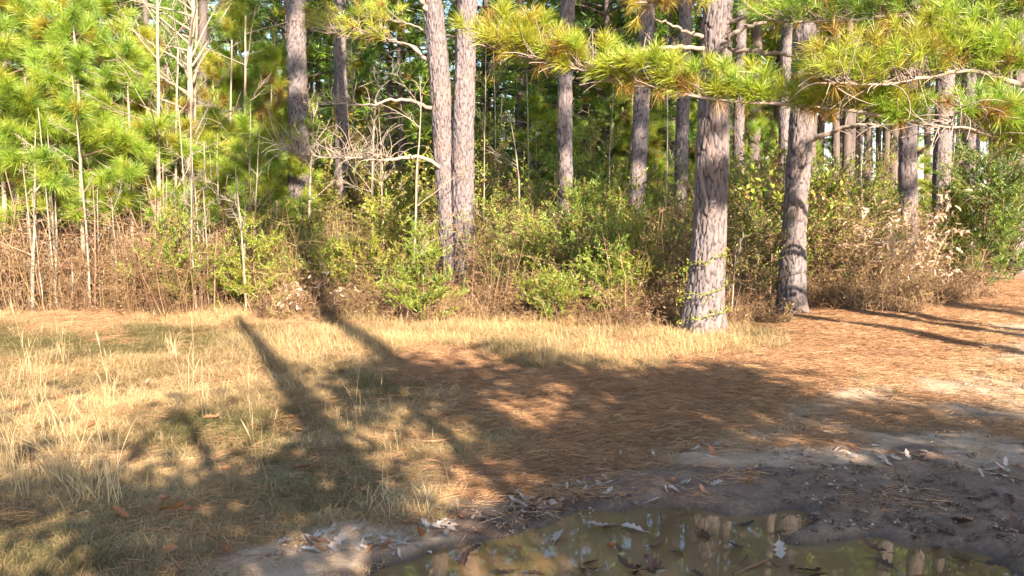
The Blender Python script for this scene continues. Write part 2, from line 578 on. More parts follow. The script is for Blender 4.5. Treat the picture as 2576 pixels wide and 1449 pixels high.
tag(obj('puddle', pw.mesh('puddle', k.m, True)), kind='structure')


# ------------------------------------------------------------------ scattered ground cover (stuff nobody could count)
def scatter(name, XYZ, rot, scl, tint, var, protos):
    col = bpy.data.collections.new(name + '_kinds')
    for i, me in enumerate(protos):
        col.objects.link(bpy.data.objects.new(f'{name}_kind_{i:02d}', me))
    me = bpy.data.meshes.new(name)
    me.vertices.add(len(XYZ))
    me.vertices.foreach_set('co', np.asarray(XYZ, np.float32).ravel())
    for nm, typ, arr, key in (('rot', 'FLOAT_VECTOR', rot, 'vector'), ('scl', 'FLOAT', scl, 'value'), ('tint_i', 'FLOAT', tint, 'value')):
        a = me.attributes.new(nm, typ, 'POINT')
        a.data.foreach_set(key, np.asarray(arr, np.float32).ravel())
    a = me.attributes.new('var', 'INT', 'POINT')
    a.data.foreach_set('value', np.asarray(var, np.int32))
    ng = bpy.data.node_groups.new(name, 'GeometryNodeTree')
    ng.interface.new_socket('Geometry', in_out='INPUT', socket_type='NodeSocketGeometry')
    ng.interface.new_socket('Geometry', in_out='OUTPUT', socket_type='NodeSocketGeometry')
    N, Lk = ng.nodes, ng.links
    gi, go = N.new('NodeGroupInput'), N.new('NodeGroupOutput')
    ci = N.new('GeometryNodeCollectionInfo')
    ci.inputs['Collection'].default_value = col
    ci.inputs['Separate Children'].default_value = True
    ci.inputs['Reset Children'].default_value = True
    ip = N.new('GeometryNodeInstanceOnPoints')
    ip.inputs['Pick Instance'].default_value = True

    def na(nm, dt):
        x = N.new('GeometryNodeInputNamedAttribute')
        x.data_type = dt
        x.inputs['Name'].default_value = nm
        return x.outputs['Attribute']
    Lk.new(gi.outputs[0], ip.inputs['Points'])
    Lk.new(ci.outputs[0], ip.inputs['Instance'])
    Lk.new(na('var', 'INT'), ip.inputs['Instance Index'])
    e = N.new('FunctionNodeEulerToRotation')
    Lk.new(na('rot', 'FLOAT_VECTOR'), e.inputs[0])
    Lk.new(e.outputs[0], ip.inputs['Rotation'])
    Lk.new(na('scl', 'FLOAT'), ip.inputs['Scale'])
    Lk.new(ip.outputs[0], go.inputs[0])
    o = obj(name, me)
    md = o.modifiers.new('scatter', 'NODES')
    md.node_group = ng
    return tag(o, kind='stuff')


def grass_proto(rng, n, L, W, lean, rad, t0=.5, ts=.3):
    mb = MB()
    a = rng.uniform(0, 2 * math.pi, n)
    r = rad * np.sqrt(rng.uniform(0, 1, n))
    B = np.stack([r * np.cos(a), r * np.sin(a), np.zeros(n) - .01], -1)
    h = rng.uniform(0, 2 * math.pi, n)
    ln = rng.uniform(lean[0], lean[1], n)
    cv = rng.uniform(.2, 1.1, n)
    LL = L * rng.uniform(.45, 1.15, n)
    hd = np.stack([np.cos(h), np.sin(h), np.zeros(n)], -1)
    sd = np.stack([-np.sin(h), np.cos(h), np.zeros(n)], -1)
    P, cur = [B], B
    for i in range(3):
        an = ln + cv * i * .55
        step = hd * np.sin(an)[:, None] + np.array([0, 0, 1.]) * np.cos(an)[:, None]
        cur = cur + step * (LL / 3)[:, None]
        cur[:, 2] = np.maximum(cur[:, 2], .006)
        P.append(cur)
    w = W * rng.uniform(.6, 1.2, n)[:, None]
    V = np.stack([P[0] - sd * w * .5, P[0] + sd * w * .5, P[1] - sd * w * .45, P[1] + sd * w * .45, P[2] - sd * w * .33, P[2] + sd * w * .33, P[3]], 1)
    i = np.arange(n)[:, None] * 7
    t = np.clip(rng.normal(t0, ts, n), 0, 1)
    mb.add(V, quads=np.concatenate([i + np.array([[0, 1, 3, 2]]), i + np.array([[2, 3, 5, 4]])]), tris=i + np.array([[4, 5, 6]]), tint=t.repeat(7))
    return mb


def fr_points(rng, n, y0, y1, margin=.05, pw=1.0):
    """random ground points inside the view's wedge"""
    u = rng.uniform(0, 1, n)
    Y = (y0 ** (2 - pw) + u * (y1 ** (2 - pw) - y0 ** (2 - pw))) ** (1 / (2 - pw))
    X = rng.uniform(-.64 - margin, .64 + margin, n) * (Y + .3)
    return X, Y


rng = np.random.default_rng(3)
GP = [grass_proto(rng, 60, .115, .0034, (.7, 1.55), .11, .52, .3).mesh('grass_tuft', M_GRASS) for _ in range(6)]
GP += [grass_proto(rng, 46, .12, .0032, (.6, 1.45), .10, .4, .3).mesh('grass_tuft', M_GRASS) for _ in range(3)]
GP += [grass_proto(rng, 38, .18, .0036, (.25, 1.2), .11, .8, .2).mesh('grass_tuft', M_GRASS) for _ in range(3)]
X, Y = fr_points(rng, 64000, 2.7, 13.0, pw=1.1)
w = zones(X, Y)
dens = np.clip(w[:, 0] * 1.35 + w[:, 1] * 1.2 + w[:, 2] * .22 * (Y < 9.6) * (X < 2.5) + w[:, 2] * .07 + w[:, 3] * .02, 0, 1)
pat = fbm(X * .9 + 40, Y * .9, o=3)
dens *= .35 + 1.1 * sstep(.36, .62, fbm(X * 2.2, Y * 2.2 + 9, o=4))
keep = rng.uniform(0, 1, len(X)) < dens
X, Y, w, pat = X[keep], Y[keep], w[keep], pat[keep]
n = len(X)
Z = ground_z(X, Y, w)
straw_f = w[:, 1] + .15 * w[:, 2]
tall = (rng.uniform(0, 1, n) < .04 + (.15 + .6 * sstep(.4, .6, fbm(X * 2.5 + 31, Y * 2.5, o=3))) * sstep(.35, .9, w[:, 1]) + .25 * sstep(10.2, 11.5, Y))
tall &= ~((w[:, 2] > .4) & (Y < 9.5))
var = np.where(tall, rng.integers(9, 12, n), np.where(rng.uniform(0, 1, n) < .3, rng.integers(6, 9, n), rng.integers(0, 6, n)))
tint = np.clip(.42 + .3 * straw_f + (pat - .5) * 2.2 + rng.normal(0, .16, n) + .12 * (Y < 5), 0, 1)
rot = np.stack([rng.normal(0, .15, n), rng.normal(0, .15, n), rng.uniform(0, 6.28, n)], -1)
scatter('meadow_grass', np.stack([X, Y, Z], -1), rot, rng.uniform(.6, 1.3, n) * (.62 + .38 * sstep(3.5, 8, Y)) * (1 - .4 * (w[:, 2] > .4)), tint, var, GP)

# pine straw on the forest floor and the track
def straw_proto(rng, n, rad):
    mb = MB()
    a = rng.uniform(0, 6.283, n)
    r = rad * np.sqrt(rng.uniform(0, 1, n))
    B = np.stack([r * np.cos(a), r * np.sin(a), rng.uniform(.002, .022, n)], -1)
    h = rng.uniform(0, 6.283, n)
    D = nrm(np.stack([np.cos(h), np.sin(h), rng.normal(0, .12, n)], -1))
    needles(mb, B, D, rng.uniform(.08, .16, n), .0027, .02, np.clip(rng.normal(.5, .25, n), 0, 1), .5, 0, True, rng)
    return mb


SP = [straw_proto(rng, 110, .2).mesh('pine_straw', M_LITTER) for _ in range(5)]
X, Y = fr_points(rng, 20000, 3.2, 17.0, pw=.7)
w = zones(X, Y)
keep = rng.uniform(0, 1, len(X)) < np.clip(w[:, 2] * 1.6 * np.where((X > 2.2) & (Y < 11), .30 + .5 * sstep(.42, .6, fbm(X * 1.1, Y * 3, o=3)), 1) + w[:, 1] * .35 + w[:, 0] * .05 + w[:, 3] * .22 * sstep(.45, .65, fbm(X * 1.4, Y * 3.2, o=3)) * 2 * (Y > 5.2) + w[:, 4] * .01, 0, 1)
X, Y, w = X[keep], Y[keep], w[keep]
n = len(X)
scatter('pine_straw', np.stack([X, Y, ground_z(X, Y, w) + .004], -1), np.stack([np.zeros(n), np.zeros(n), rng.uniform(0, 6.28, n)], -1), rng.uniform(.7, 1.2, n), np.clip(rng.normal(.5, .25, n) + .25 * (w[:, 3] > .4), 0, 1), rng.integers(0, 5, n), SP)

# dead brown undergrowth: arching stems, side twigs, hung-up needles
def bramble_proto(rng, H, ns, rad, leaf, vert):
    mb = MB()
    a = rng.uniform(0, 6.283, ns)
    r = rad * np.sqrt(rng.uniform(0, 1, ns))
    B = np.stack([r * np.cos(a), r * np.sin(a), np.full(ns, -.03)], -1)
    h = rng.uniform(0, 6.283, ns)
    hd = np.stack([np.cos(h), np.sin(h), np.zeros(ns)], -1)
    L = H * rng.uniform(.35, 1.0, ns)
    ln, cv = rng.uniform(0, vert, ns), rng.uniform(0, 1.1 * vert * 1.6, ns)
    P, cur = [B], B
    for i in range(5):
        an = ln + cv * (i / 4.0) ** 1.3
        cur = cur + (hd * np.sin(an)[:, None] + np.array([0, 0, 1.]) * np.cos(an)[:, None] + rng.normal(0, .12, (ns, 3))) * (L / 5)[:, None]
        P.append(cur)
    P = np.stack(P, 1)
    tn = np.clip(rng.normal(.42, .2, ns), 0, .75)
    tubes(mb, P, np.linspace(1, .35, 6)[None] * rng.uniform(.003, .0065, ns)[:, None], 3, tn)
    m = ns * 6
    s = rng.integers(0, ns, m)
    f = rng.uniform(1.5, 4.99, m)
    i0 = f.astype(int)
    fr = (f - i0)[:, None]
    Q = P[s, i0] * (1 - fr) + P[s, i0 + 1] * fr
    D = nrm(sph(rng, m, -.3, .9))
    TL = H * rng.uniform(.08, .28, m)
    mid = Q + D * (TL * .5)[:, None] + rng.normal(0, .02, (m, 3))
    end = Q + D * TL[:, None] - np.array([0, 0, .04])
    tubes(mb, np.stack([Q, mid, end], 1), np.array([[.0028, .002, .0012]]), 3, np.clip(rng.normal(.45, .2, m), 0, .75))
    nl = leaf
    s = rng.integers(0, m, nl)
    u = rng.uniform(.2, 1, nl)[:, None]
    diamonds(mb, Q[s] * (1 - u) + end[s] * u, sph(rng, nl, -1, .5), rng.uniform(.02, .06, nl), rng.uniform(.006, .022, nl), np.clip(rng.choice([.35, .5, .7, .95], nl, p=[.35, .25, .2, .2]) + rng.normal(0, .06, nl), 0, 1), rng=rng)
    return mb


BP = [bramble_proto(rng, .75, 16, .28, 110, .7).mesh('bramble', M_BRAMBLE) for _ in range(4)]
BP += [bramble_proto(rng, 1.5, 12, .32, 120, .28).mesh('bramble', M_BRAMBLE) for _ in range(3)]
BP += [bramble_proto(rng, .42, 18, .22, 60, .9).mesh('bramble', M_BRAMBLE) for _ in range(2)]


def edge_y(X):
    """distance of the wood's edge along the view"""
    return np.interp(X, [-9, -6.5, -3.5, -1, .5, 2.2, 3.3, 4.6, 6.2, 7.5, 9, 12, 15], [12.0, 11.9, 11.3, 11.0, 10.8, 10.6, 10.6, 11.4, 12.0, 13.0, 15.5, 21, 24])


X = rng.uniform(-13, 16, 4200)
Y = edge_y(X) + np.abs(rng.normal(0, 1, len(X))) * 4.0 + rng.uniform(-.3, .3, len(X))
keep = (np.abs(X) < .72 * Y + .5) & (fbm(X * .7, Y * .7, o=2) + rng.uniform(-.2, .2, len(X)) > np.where(X < -4.6, .44, .50))
X, Y = X[keep], Y[keep]
n = len(X)
left = (X < -4.4) | ((rng.uniform(0, 1, n) < .6) & (Y - edge_y(X) > 1.6))
back = sstep(0, 2.5, Y - edge_y(X))
var = np.where(rng.uniform(0, 1, n) < np.where(left, .7, .04 + .2 * back), rng.integers(4, 7, n), np.where(rng.uniform(0, 1, n) < .8 * (1 - back), rng.integers(7, 9, n), rng.integers(0, 4, n)))
scatter('dead_undergrowth', np.stack([X, Y, ground_z(X, Y)], -1), np.stack([rng.normal(0, .12, n), rng.normal(0, .12, n), rng.uniform(0, 6.28, n)], -1), rng.uniform(.65, 1.3, n), np.clip(rng.normal(.42, .25, n) + .3 * ((X > -4.4) & (Y - edge_y(X) > 1.2)), 0, 1), var, BP)


# ------------------------------------------------------------------ trees
def bark_field(u, z, per, cw, ch, seed):
    """plates of pine bark round a trunk: distance to the furrow and a random number per plate"""
    nc = max(6, int(round(per / cw)))
    gxx = u / per * nc + .9 * (fbm(z * 7 + seed, u * 2 + seed, o=3) - .5)
    z = z + .12 * (vnoise(u * 22 + seed, z * 3) - .5)
    ixx = np.floor(gxx)
    f1 = np.full(u.shape, 9.0)
    f2 = np.full(u.shape, 9.0)
    idn = np.zeros(u.shape)
    for di in (-1, 0, 1):
        c = (ixx + di) % nc
        gz = z / ch * (.75 + .5 * hsh(c, c * 0 + seed + 9)) + hsh(c, c * 0 + seed) * 3
        izz = np.floor(gz)
        for dj in (-1, 0, 1):
            jx = hsh(c, izz + dj, c * 0 + seed + 1)
            jz = hsh(c, izz + dj, c * 0 + seed + 2)
            d = np.hypot((ixx + di + .15 + .7 * jx) - gxx, ((izz + dj + .1 + .8 * jz) - gz) * 1.15)
            near = d < f1
            f2 = np.where(near, f1, np.minimum(f2, d))
            idn = np.where(near, hsh(c, izz + dj, c * 0 + seed + 3), idn)
            f1 = np.where(near, d, f1)
    return f2 - f1, idn


def trunk_mesh(cx, cy, rr, H, zfine, sides, dz, cw=.05, ch=.13, amp=.012, seed=1, mat=None, flare=.35, name='trunk', wob=.02):
    """a furrowed trunk; cx, cy, rr are functions of height"""
    zs = np.concatenate([np.arange(-.12, zfine, dz), np.linspace(zfine, H, 14)[0:]])
    th = np.arange(sides) * 2 * math.pi / sides
    ZZ, TH = np.meshgrid(zs, th, indexing='ij')
    R = rr(ZZ)
    u = TH * rr(np.array(1.0))
    per = 2 * math.pi * float(rr(np.array(1.0)))
    g, idn = bark_field(u, ZZ, per, cw, ch, seed)
    fine = 1 - sstep(zfine - .3, zfine + .5, ZZ)
    plate = sstep(.0, .19, g)
    plate = plate * fine + .75 * (1 - fine)
    disp = (plate - .6) * amp + amp * .9 * (idn - .5) * plate + amp * .6 * (fbm(u * 26 + seed, ZZ * 12, o=2) - .5)
    low = wob * (fbm(np.cos(TH) * 1.5 + seed, np.sin(TH) * 1.5, ZZ * 1.3, 2) - .5) * 2
    fl = flare * R * np.exp(-np.maximum(ZZ, 0) / .33) * (.75 + .5 * np.sin(TH * 3 + seed) ** 2)
    rad = R + disp * fine + low * R / .2 + fl
    V = np.stack([cx(ZZ) + rad * np.cos(TH), cy(ZZ) + rad * np.sin(TH), ZZ], -1)
    m, s = ZZ.shape
    i = np.arange(m - 1)[:, None] * s
    j = np.arange(s)[None]
    Q = np.stack([i + j, i + (j + 1) % s, i + s + (j + 1) % s, i + s + j], -1).reshape(-1, 4)
    mb = MB()
    mb.add(V, quads=Q, tint=plate.ravel(), bt=idn.ravel())
    return mb.mesh(name, mat or M_BARK, True)


def limb(mb, p0, d0, L, r0, rng, k=6, droop=.0, up=.0, wig=.08, S=5, tint=.7, mat=0):
    """one curved branch; returns its stations"""
    P, d, p = [np.array(p0, float)], np.array(d0, float), np.array(p0, float)
    for i in range(k - 1):
        d = nrm(d + np.array([0, 0, up - droop]) / k + rng.normal(0, wig, 3))
        p = p + d * L / (k - 1)
        P.append(p)
    P = np.array(P)
    tubes(mb, P[None], np.linspace(r0, r0 * .28, k)[None], S, tint, rng.uniform(0, 1), mat)
    return P


def pine_crown(rng, z0, z1, rmax, nb, tb, nn, NL, NW, tint=.72, bw=.03, shape=1.0, two=False, dead=.12, lowfrac=.0, ang=(.15, .55)):
    """limbs, twigs (mat 1) and needle tufts (mat 0) of a pine"""
    mb = MB()
    TP, TA, TT = [], [], []
    hs = np.sort(rng.uniform(0, 1, nb))
    az = np.cumsum(rng.uniform(1.6, 3.0, nb))
    for h, a in zip(hs, az):
        z = z0 + (z1 - z0) * h
        L = rmax * ((1 - h) ** .75 * shape + .16) * rng.uniform(.65, 1.12)
        if h < lowfrac: L *= .8
        el = rng.uniform(*ang) * (.3 + h)
        d = np.array([math.cos(a) * math.cos(el), math.sin(a) * math.cos(el), math.sin(el)])
        P = limb(mb, (0, 0, z), d, L, bw * (.4 + .7 * (1 - h)), rng, 6, droop=.22, up=.1 + .25 * h, wig=.09, S=4, mat=1)
        nt = max(3, int(tb * L / rmax))
        f = rng.uniform(1.6, 4.98, nt)
        f[0] = 4.98
        i0 = f.astype(int)
        fr = (f - i0)[:, None]
        Q = P[i0] * (1 - fr) + P[i0 + 1] * fr
        axd = nrm(P[i0 + 1] - P[i0])
        D = nrm(axd * .75 + sph(rng, nt, -.5, .9) * .9 + np.array([0, 0, .25]))
        D[0] = axd[0]
        TL = rng.uniform(.12, .5, nt) * min(1.0, L / 1.6)
        E = Q + D * TL[:, None]
        tubes(mb, np.stack([Q, (Q + E) / 2 + rng.normal(0, .015, (nt, 3)), E], 1), np.array([[.009, .007, .004]]) * (bw / .03) ** .5, 3, .6, .4, 1)
        TP.append(E)
        TA.append(nrm(D + np.array([0, 0, .3])))
        TT.append(np.clip(rng.normal(tint, .09, nt) - dead * 3.5 * (rng.uniform(0, 1, nt) < dead), 0, 1))
    tufts(mb, np.concatenate(TP), np.concatenate(TA), nn, NL, NW, np.concatenate(TT), rng=rng, two=two, back=NL * .8)
    return mb


LEAFWOOD = [M_PINE, M_BARK_FAR]
rng = np.random.default_rng(21)
CROWN_TALL = [pine_crown(rng, 9.0, 20, 3.2, 42, 17, 34, .24, .014, .68, .05).mesh('crown', LEAFWOOD) for _ in range(3)]


CROWN_ROAD = pine_crown(rng, 9.0, 20, 3.3, 60, 26, 40, .27, .02, .68, .05).mesh('crown', LEAFWOOD)
CROWN_SLIM = pine_crown(rng, 12.5, 23, 1.25, 60, 22, 40, .30, .03, .68, .03).mesh('crown', LEAFWOOD)


def simple_trunk(H, r0, lean, rng, mat=M_BARK_FAR, S=12, k=26, name='trunk'):
    z = np.linspace(-.15, H, k)
    t = np.clip(z / H, 0, 1)
    cx, cy = lean[0] * t + .06 * np.sin(z * .6 + rng.uniform(0, 6)) * t, lean[1] * t
    mb = MB()
    tubes(mb, np.stack([cx, cy, z], -1)[None], (r0 * (1 - .72 * t) + r0 * .35 * np.exp(-np.maximum(z, 0) / .25))[None], S, .72, .5)
    v = mb.v[0]
    mb.t[0] = (.45 + .55 * vnoise(v[:, 0] * 30 + v[:, 1] * 41, v[:, 2] * 3)).astype(np.float32)
    mb.b[0] = vnoise(v[:, 0] * 17 - v[:, 1] * 23, v[:, 2] * 1.5 + 7).astype(np.float32)
    return mb.mesh(name, mat, True)


# big trunks of the photograph: x at the top edge, x at the ground, widths there, distance, label
BIG = [
    (747, 748, 44, 52, 17.0, 'dark tall pine standing among bare twigs left of the slimmer dark pine'),
    (856, 860, 29, 38, 20.0, 'slim dark pine between the dead twiggy branches and the twin pines'),
    (1085, 1152, 44, 62, 14.1, 'pale leaning pine, the left one of the twin pines joined at the foot'),
    (1173, 1164, 45, 58, 14.0, 'upright grey pine, the right one of the twin pines joined at the foot'),
    (1428, 1417, 33, 38, 16.5, 'straight slender pine rising behind the bright green bush in the middle'),
    (1626, 1597, 36, 42, 16.5, 'dark shaded pine left of the biggest trunk, pale dry leaves at its foot'),
    (1722, 1712, 29, 34, 18.5, 'narrow grey pine just left of the biggest trunk'),
    (1812, 1766, 66, 84, 10.2, 'biggest pine with scarred bark and vines at its foot beside the grass'),
    (1863, 1857, 24, 28, 22.0, 'thin pine right behind the biggest trunk'),
    (1980, 1969, 23, 30, 21.0, 'thin pale pine close behind the left side of the second biggest trunk'),
    (2022, 1995, 48, 60, 11.9, 'second biggest pine with deep furrowed bark at the edge of the pine straw'),
    (2290, 2282, 36, 42, 16.0, 'pine with a dark left side rising behind the shrub of dry tan leaves'),
    (2379, 2368, 38, 42, 18.0, 'dark pine between the dry leaf shrub and the big green cedar'),
    (2446, 2440, 33, 38, 20.0, 'grey pine rising behind the big green cedar by the track'),
    (2570, 2561, 24, 32, 19.0, 'pale pine at the far end of the track beside the big green cedar'),
]
rng = np.random.default_rng(5)
BIGPOS = []
for i, (xt, xb, wt, wb, d, label) in enumerate(BIG):
    yb = rowy(d)
    pb, pt = at(xb, yb, d), at(xt, 0, d)
    ppm = FPX / K / d
    rb, rt = wb / ppm / 2, wt / ppm / 2
    hz = pt[2]
    sx = (pt[0] - pb[0]) / hz
    if abs(sx) > .1: sx_top = sx * .6
    else: sx_top = sx
    ph = rng.uniform(0, 6)
    H = 21.0
    cx = lambda z, sx=sx, hz=hz, ph=ph, st=sx_top: np.where(z < hz, sx * z, sx * hz + st * (z - hz)) + .025 * np.sin(z * 1.1 + ph)
    cy = lambda z, ph=ph: .02 * np.sin(z * .9 + ph * 2) + 0 * z
    rr = lambda z, rb=rb, rt=rt, hz=hz: np.where(np.asarray(z) < hz, rb + (rt - rb) * np.clip(z, 0, None) / hz, rt * (1 - .8 * np.clip((np.asarray(z) - hz) / (21.0 - hz), 0, 1)))
    near = d < 15
    sides = 110 if d < 11 else 84 if near else 52
    dz = .018 if d < 11 else .022 if near else .035
    cw, ch = (.042 + .008 * math.sin(i * 2.1), .24 + .05 * math.sin(i * 1.3)) if near else (.055, .22)
    me = trunk_mesh(cx, cy, rr, H, hz + .6, sides, dz, cw, ch, .02 if near else .016, i * 7 + 3, M_BARK, .45)
    ti = i % 3
    r = thing('pine_tree', label, 'pine tree', (pb[0], pb[1], float(ground_z(pb[0], pb[1]))), [('trunk', me)])
    c = obj('crown', CROWN_TALL[ti], r)
    c.location = (float(cx(np.array(13.0))), 0, -.5)
    c.rotation_euler[2] = i * 1.9
    BIGPOS.append((r, pb, cx, d))


def world_branch(root, path, r0, r1, name='branch', label=None, sub=None, mat=M_TWIG, S=7, k=22, jit=.02, rng=rng):
    """a branch along points given in world space, as a part of the tree at root; sub(mb, P) adds its twigs"""
    path = np.array(path, float) - np.array(root.location)
    t = np.concatenate([[0], np.cumsum(np.linalg.norm(np.diff(path, axis=0), axis=1))])
    s = np.linspace(0, t[-1], k)
    P = np.stack([np.interp(s, t, path[:, c]) for c in range(3)], -1)
    P[1:-1] = (P[:-2] + 2 * P[1:-1] + P[2:]) / 4
    P[1:] += rng.normal(0, jit, (k - 1, 3)) * np.array([1, 1, .6])
    mb = MB()
    tubes(mb, P[None], np.linspace(r0, r1, k)[None], S, .75, .6)
    if sub: sub(mb, P)
    o = obj(name, mb.mesh(name, [mat, M_PINE], True), root)
    if label: o['label'] = label
    return o, P


def dead_twigs(n, L, up, rng, curl=.5, start=.25):
    def f(mb, P):
        k = len(P)
        fi = rng.uniform(start * (k - 1), k - 1.01, n)
        i0 = fi.astype(int)
        fr = (fi - i0)[:, None]
        Q = P[i0] * (1 - fr) + P[i0 + 1] * fr
        d = nrm(sph(rng, n, -.3, .9) + nrm(P[-1] - P[0]) * .7 + np.array([0, 0, up]))
        st, cur = [Q], Q
        axs = nrm(rng.normal(size=(n, 3)))
        LL = L * rng.uniform(.4, 1.2, n)
        for j in range(6):
            d = nrm(d + np.cross(axs, d) * curl * .6 + np.array([0, 0, up * .25]))
            cur = cur + d * (LL / 6)[:, None]
            st.append(cur)
        tubes(mb, np.stack(st, 1), np.linspace(.0075, .0035, 7)[None], 4, .8, .7)
    return f


def D(p, d):
    return [at(x, y, dd) for (x, y), dd in zip(p, np.linspace(d[0], d[1], len(p)))]


TWIN_L, BIGT, SECOND = BIGPOS[2][0], BIGPOS[7][0], BIGPOS[10][0]
rng = np.random.default_rng(9)
world_branch(TWIN_L, D([(1085, 272), (1060, 262), (1035, 254), (1000, 252), (965, 256), (920, 266), (860, 262), (800, 255)], (14.0, 13.4)), .036, .007, sub=dead_twigs(24, .5, .2, rng, .4, .5), label='thick pale dead branch pointing away from the twin trunk', rng=rng)
world_branch(TWIN_L, D([(1112, 425), (1092, 405), (1065, 396), (1040, 392), (1005, 400), (960, 402), (880, 400), (780, 392), (700, 372)], (14.0, 13.2)), .04, .005, sub=dead_twigs(120, .75, .5, rng, .8, .3), label='low dead branch with a spray of curling bare twigs', rng=rng)
world_branch(TWIN_L, D([(1090, 165), (1062, 140), (1035, 115), (990, 105), (930, 98), (850, 88), (780, 75)], (14.1, 14.6)), .04, .01, sub=dead_twigs(40, .5, .3, rng, .5, .4), rng=rng)
world_branch(TWIN_L, D([(1075, 25), (1058, 2), (1030, -40), (980, -90)], (14, 13.8)), .05, .02, rng=rng)
world_branch(BIGT, D([(1800, 128), (1765, 124), (1720, 118), (1660, 124), (1600, 132), (1540, 150), (1480, 175)], (10.2, 9.9)), .035, .008, sub=dead_twigs(22, .35, .2, rng, .4, .4), rng=rng)
world_branch(BIGT, D([(1795, 100), (1765, 92), (1725, 78), (1690, 66), (1640, 40)], (10.2, 9.8)), .03, .008, rng=rng)
world_branch(BIGT, D([(1785, 165), (1800, 142), (1822, 118), (1842, 92), (1852, 78), (1880, 66), (1920, 55)], (10.0, 9.7)), .042, .02, label='dark limb curving upward across the trunk', rng=rng)
world_branch(BIGT, D([(1820, 132), (1860, 128), (1920, 130), (1985, 140), (2035, 158), (2090, 188), (2140, 205), (2190, 218)], (10.2, 9.5)), .032, .008, sub=dead_twigs(36, .4, 0, rng, .4, .5), rng=rng)
world_branch(SECOND, D([(2010, 365), (2042, 352), (2080, 335), (2120, 322), (2165, 312), (2215, 318)], (11.9, 11.2)), .045, .015, sub=dead_twigs(16, .4, -.1, rng, .4, .4), rng=rng)
world_branch(BIGPOS[11][0], D([(2290, 400), (2312, 385), (2335, 368), (2350, 345)], (16, 15.6)), .05, .015, rng=rng)

# scar on the biggest trunk: a long pale lip of healed bark
sc = MB()
pp = np.array(D([(1768, 412), (1762, 440), (1768, 470), (1776, 500), (1778, 522)], (9.99, 10.0))) - np.array(BIGT.location)
tubes(sc, pp[None], np.array([[.012, .024, .026, .022, .008]]), 10, .95, .9)
obj('scar', sc.mesh('scar', M_BARK, True), BIGT)

# needle-bearing boughs that reach into the frame from a pine just outside it, beside the track
rng = np.random.default_rng(31)
px, py_ = 6.55, 8.6
H = 20.0
me = trunk_mesh(lambda z: .01 * z, lambda z: 0 * z, lambda z: .19 * (1 - np.clip(z, 0, None) / 23), H, 7, 60, .035, .055, .16, .014, 77, M_BARK, .3)
EDGE = thing('pine_tree', 'pine beside the track whose long yellow green boughs reach in front of the trunks', 'pine tree', (px, py_, float(ground_z(px, py_))), [('trunk', me), ])
c = obj('crown', CROWN_TALL[1], EDGE)
c.location = (0.1, 0, -.5)


def bough(root, path, r0, r1, n_t, nn, NL, NW, tint, side=.34, rise=.5, start=.15, tips=None, dens_end=.9, label=None, dead=.1, rng=rng):
    """a live bough: wood, side twigs, and needle tufts along its outer part"""
    def sub(mb, P):
        k = len(P)
        fi = rng.uniform(start, dens_end, n_t) * (k - 1.01)
        i0 = fi.astype(int)
        fr = (fi - i0)[:, None]
        Q = P[i0] * (1 - fr) + P[i0 + 1] * fr
        ax_ = nrm(P[-1] - P[0])
        d = nrm(ax_ * .8 + sph(rng, n_t, -.4, 1) * .9 + np.array([0, 0, rise]))
        TL = side * rng.uniform(.25, 1.1, n_t)
        E = Q + d * TL[:, None]
        tubes(mb, np.stack([Q, (Q + E) / 2 + rng.normal(0, .015, (n_t, 3)) - np.array([0, 0, .01]), E], 1), np.array([[.007, .005, .004]]), 4, .6, .5)
        tn = np.interp(fi / (k - 1), [0, .5, 1], tint) + rng.normal(0, .08, n_t)
        isd = rng.uniform(0, 1, n_t) < dead
        tufts(mb, E, nrm(d + np.array([0, 0, .25])), nn, NL, NW, np.clip(np.where(isd, .08, tn), 0, 1), rng=rng, two=True, mat=1, back=NL * .55, droop=.12)
        ob = Q[rng.integers(0, n_t, n_t // 14)]
        tufts(mb, ob - np.array([0, 0, .03]), sph(rng, len(ob), -1, .1), nn // 3, NL * .9, NW, .1, rng=rng, two=True, mat=1, back=.05, droop=.3)
        if tips: tips(mb, P)
    o, P = world_branch(root, path, r0, r1, 'bough', label, sub, M_TWIG, 7, 26, .012, rng)
    return o


W_ = .0052
bough(EDGE, D([(2700, 400), (2576, 362), (2500, 335), (2440, 325), (2370, 320), (2280, 300), (2180, 282), (2060, 268), (1940, 262), (1820, 255), (1700, 232), (1580, 205), (1480, 180), (1390, 160), (1300, 140), (1225, 118)], (8.6, 8.3)), .032, .006, 235, 115, .20, W_, (.64, .62, .47), .40, .8, .26, dead_twigs(70, .42, .1, rng, .3, .72), 1.0, 'long bough crossing in front of the big trunks', .02)
bough(EDGE, D([(2720, 260), (2576, 215), (2500, 190), (2432, 176), (2370, 186), (2300, 200), (2220, 213), (2140, 212), (2050, 208)], (8.6, 8.0)), .038, .006, 125, 60, .21, W_, (.7, .58, .48), .5, .9, .25, dead_twigs(60, .5, -.1, rng, .4, .5), .95, 'dark knotted bough with tufts along its top', .22)
bough(EDGE, D([(2720, 120), (2576, 52), (2480, 50), (2380, 40), (2280, 38), (2180, 45), (2090, 52), (2000, 58), (1930, 50)], (8.6, 8.9)), .04, .01, 130, 60, .21, W_, (.74, .68, .6), .5, .5, .2, None, .98, None, .2)
bough(EDGE, D([(2720, 480), (2640, 420), (2576, 380), (2500, 340), (2430, 322), (2350, 318)], (8.6, 7.6)), .03, .008, 26, 60, .19, W_, (.7, .6, .5), .3, .3, .3, dead_twigs(30, .4, -.2, rng, .4, .2), .6, None, .1)
bough(EDGE, D([(2720, 330), (2600, 330), (2500, 285), (2430, 270), (2400, 290), (2375, 330)], (8.2, 7.8)), .03, .008, 90, 70, .21, W_, (.75, .78, .7), .35, .2, .1, dead_twigs(70, .45, -.3, rng, .5, .2), .7, 'shaded bough hanging low over the track', .2)
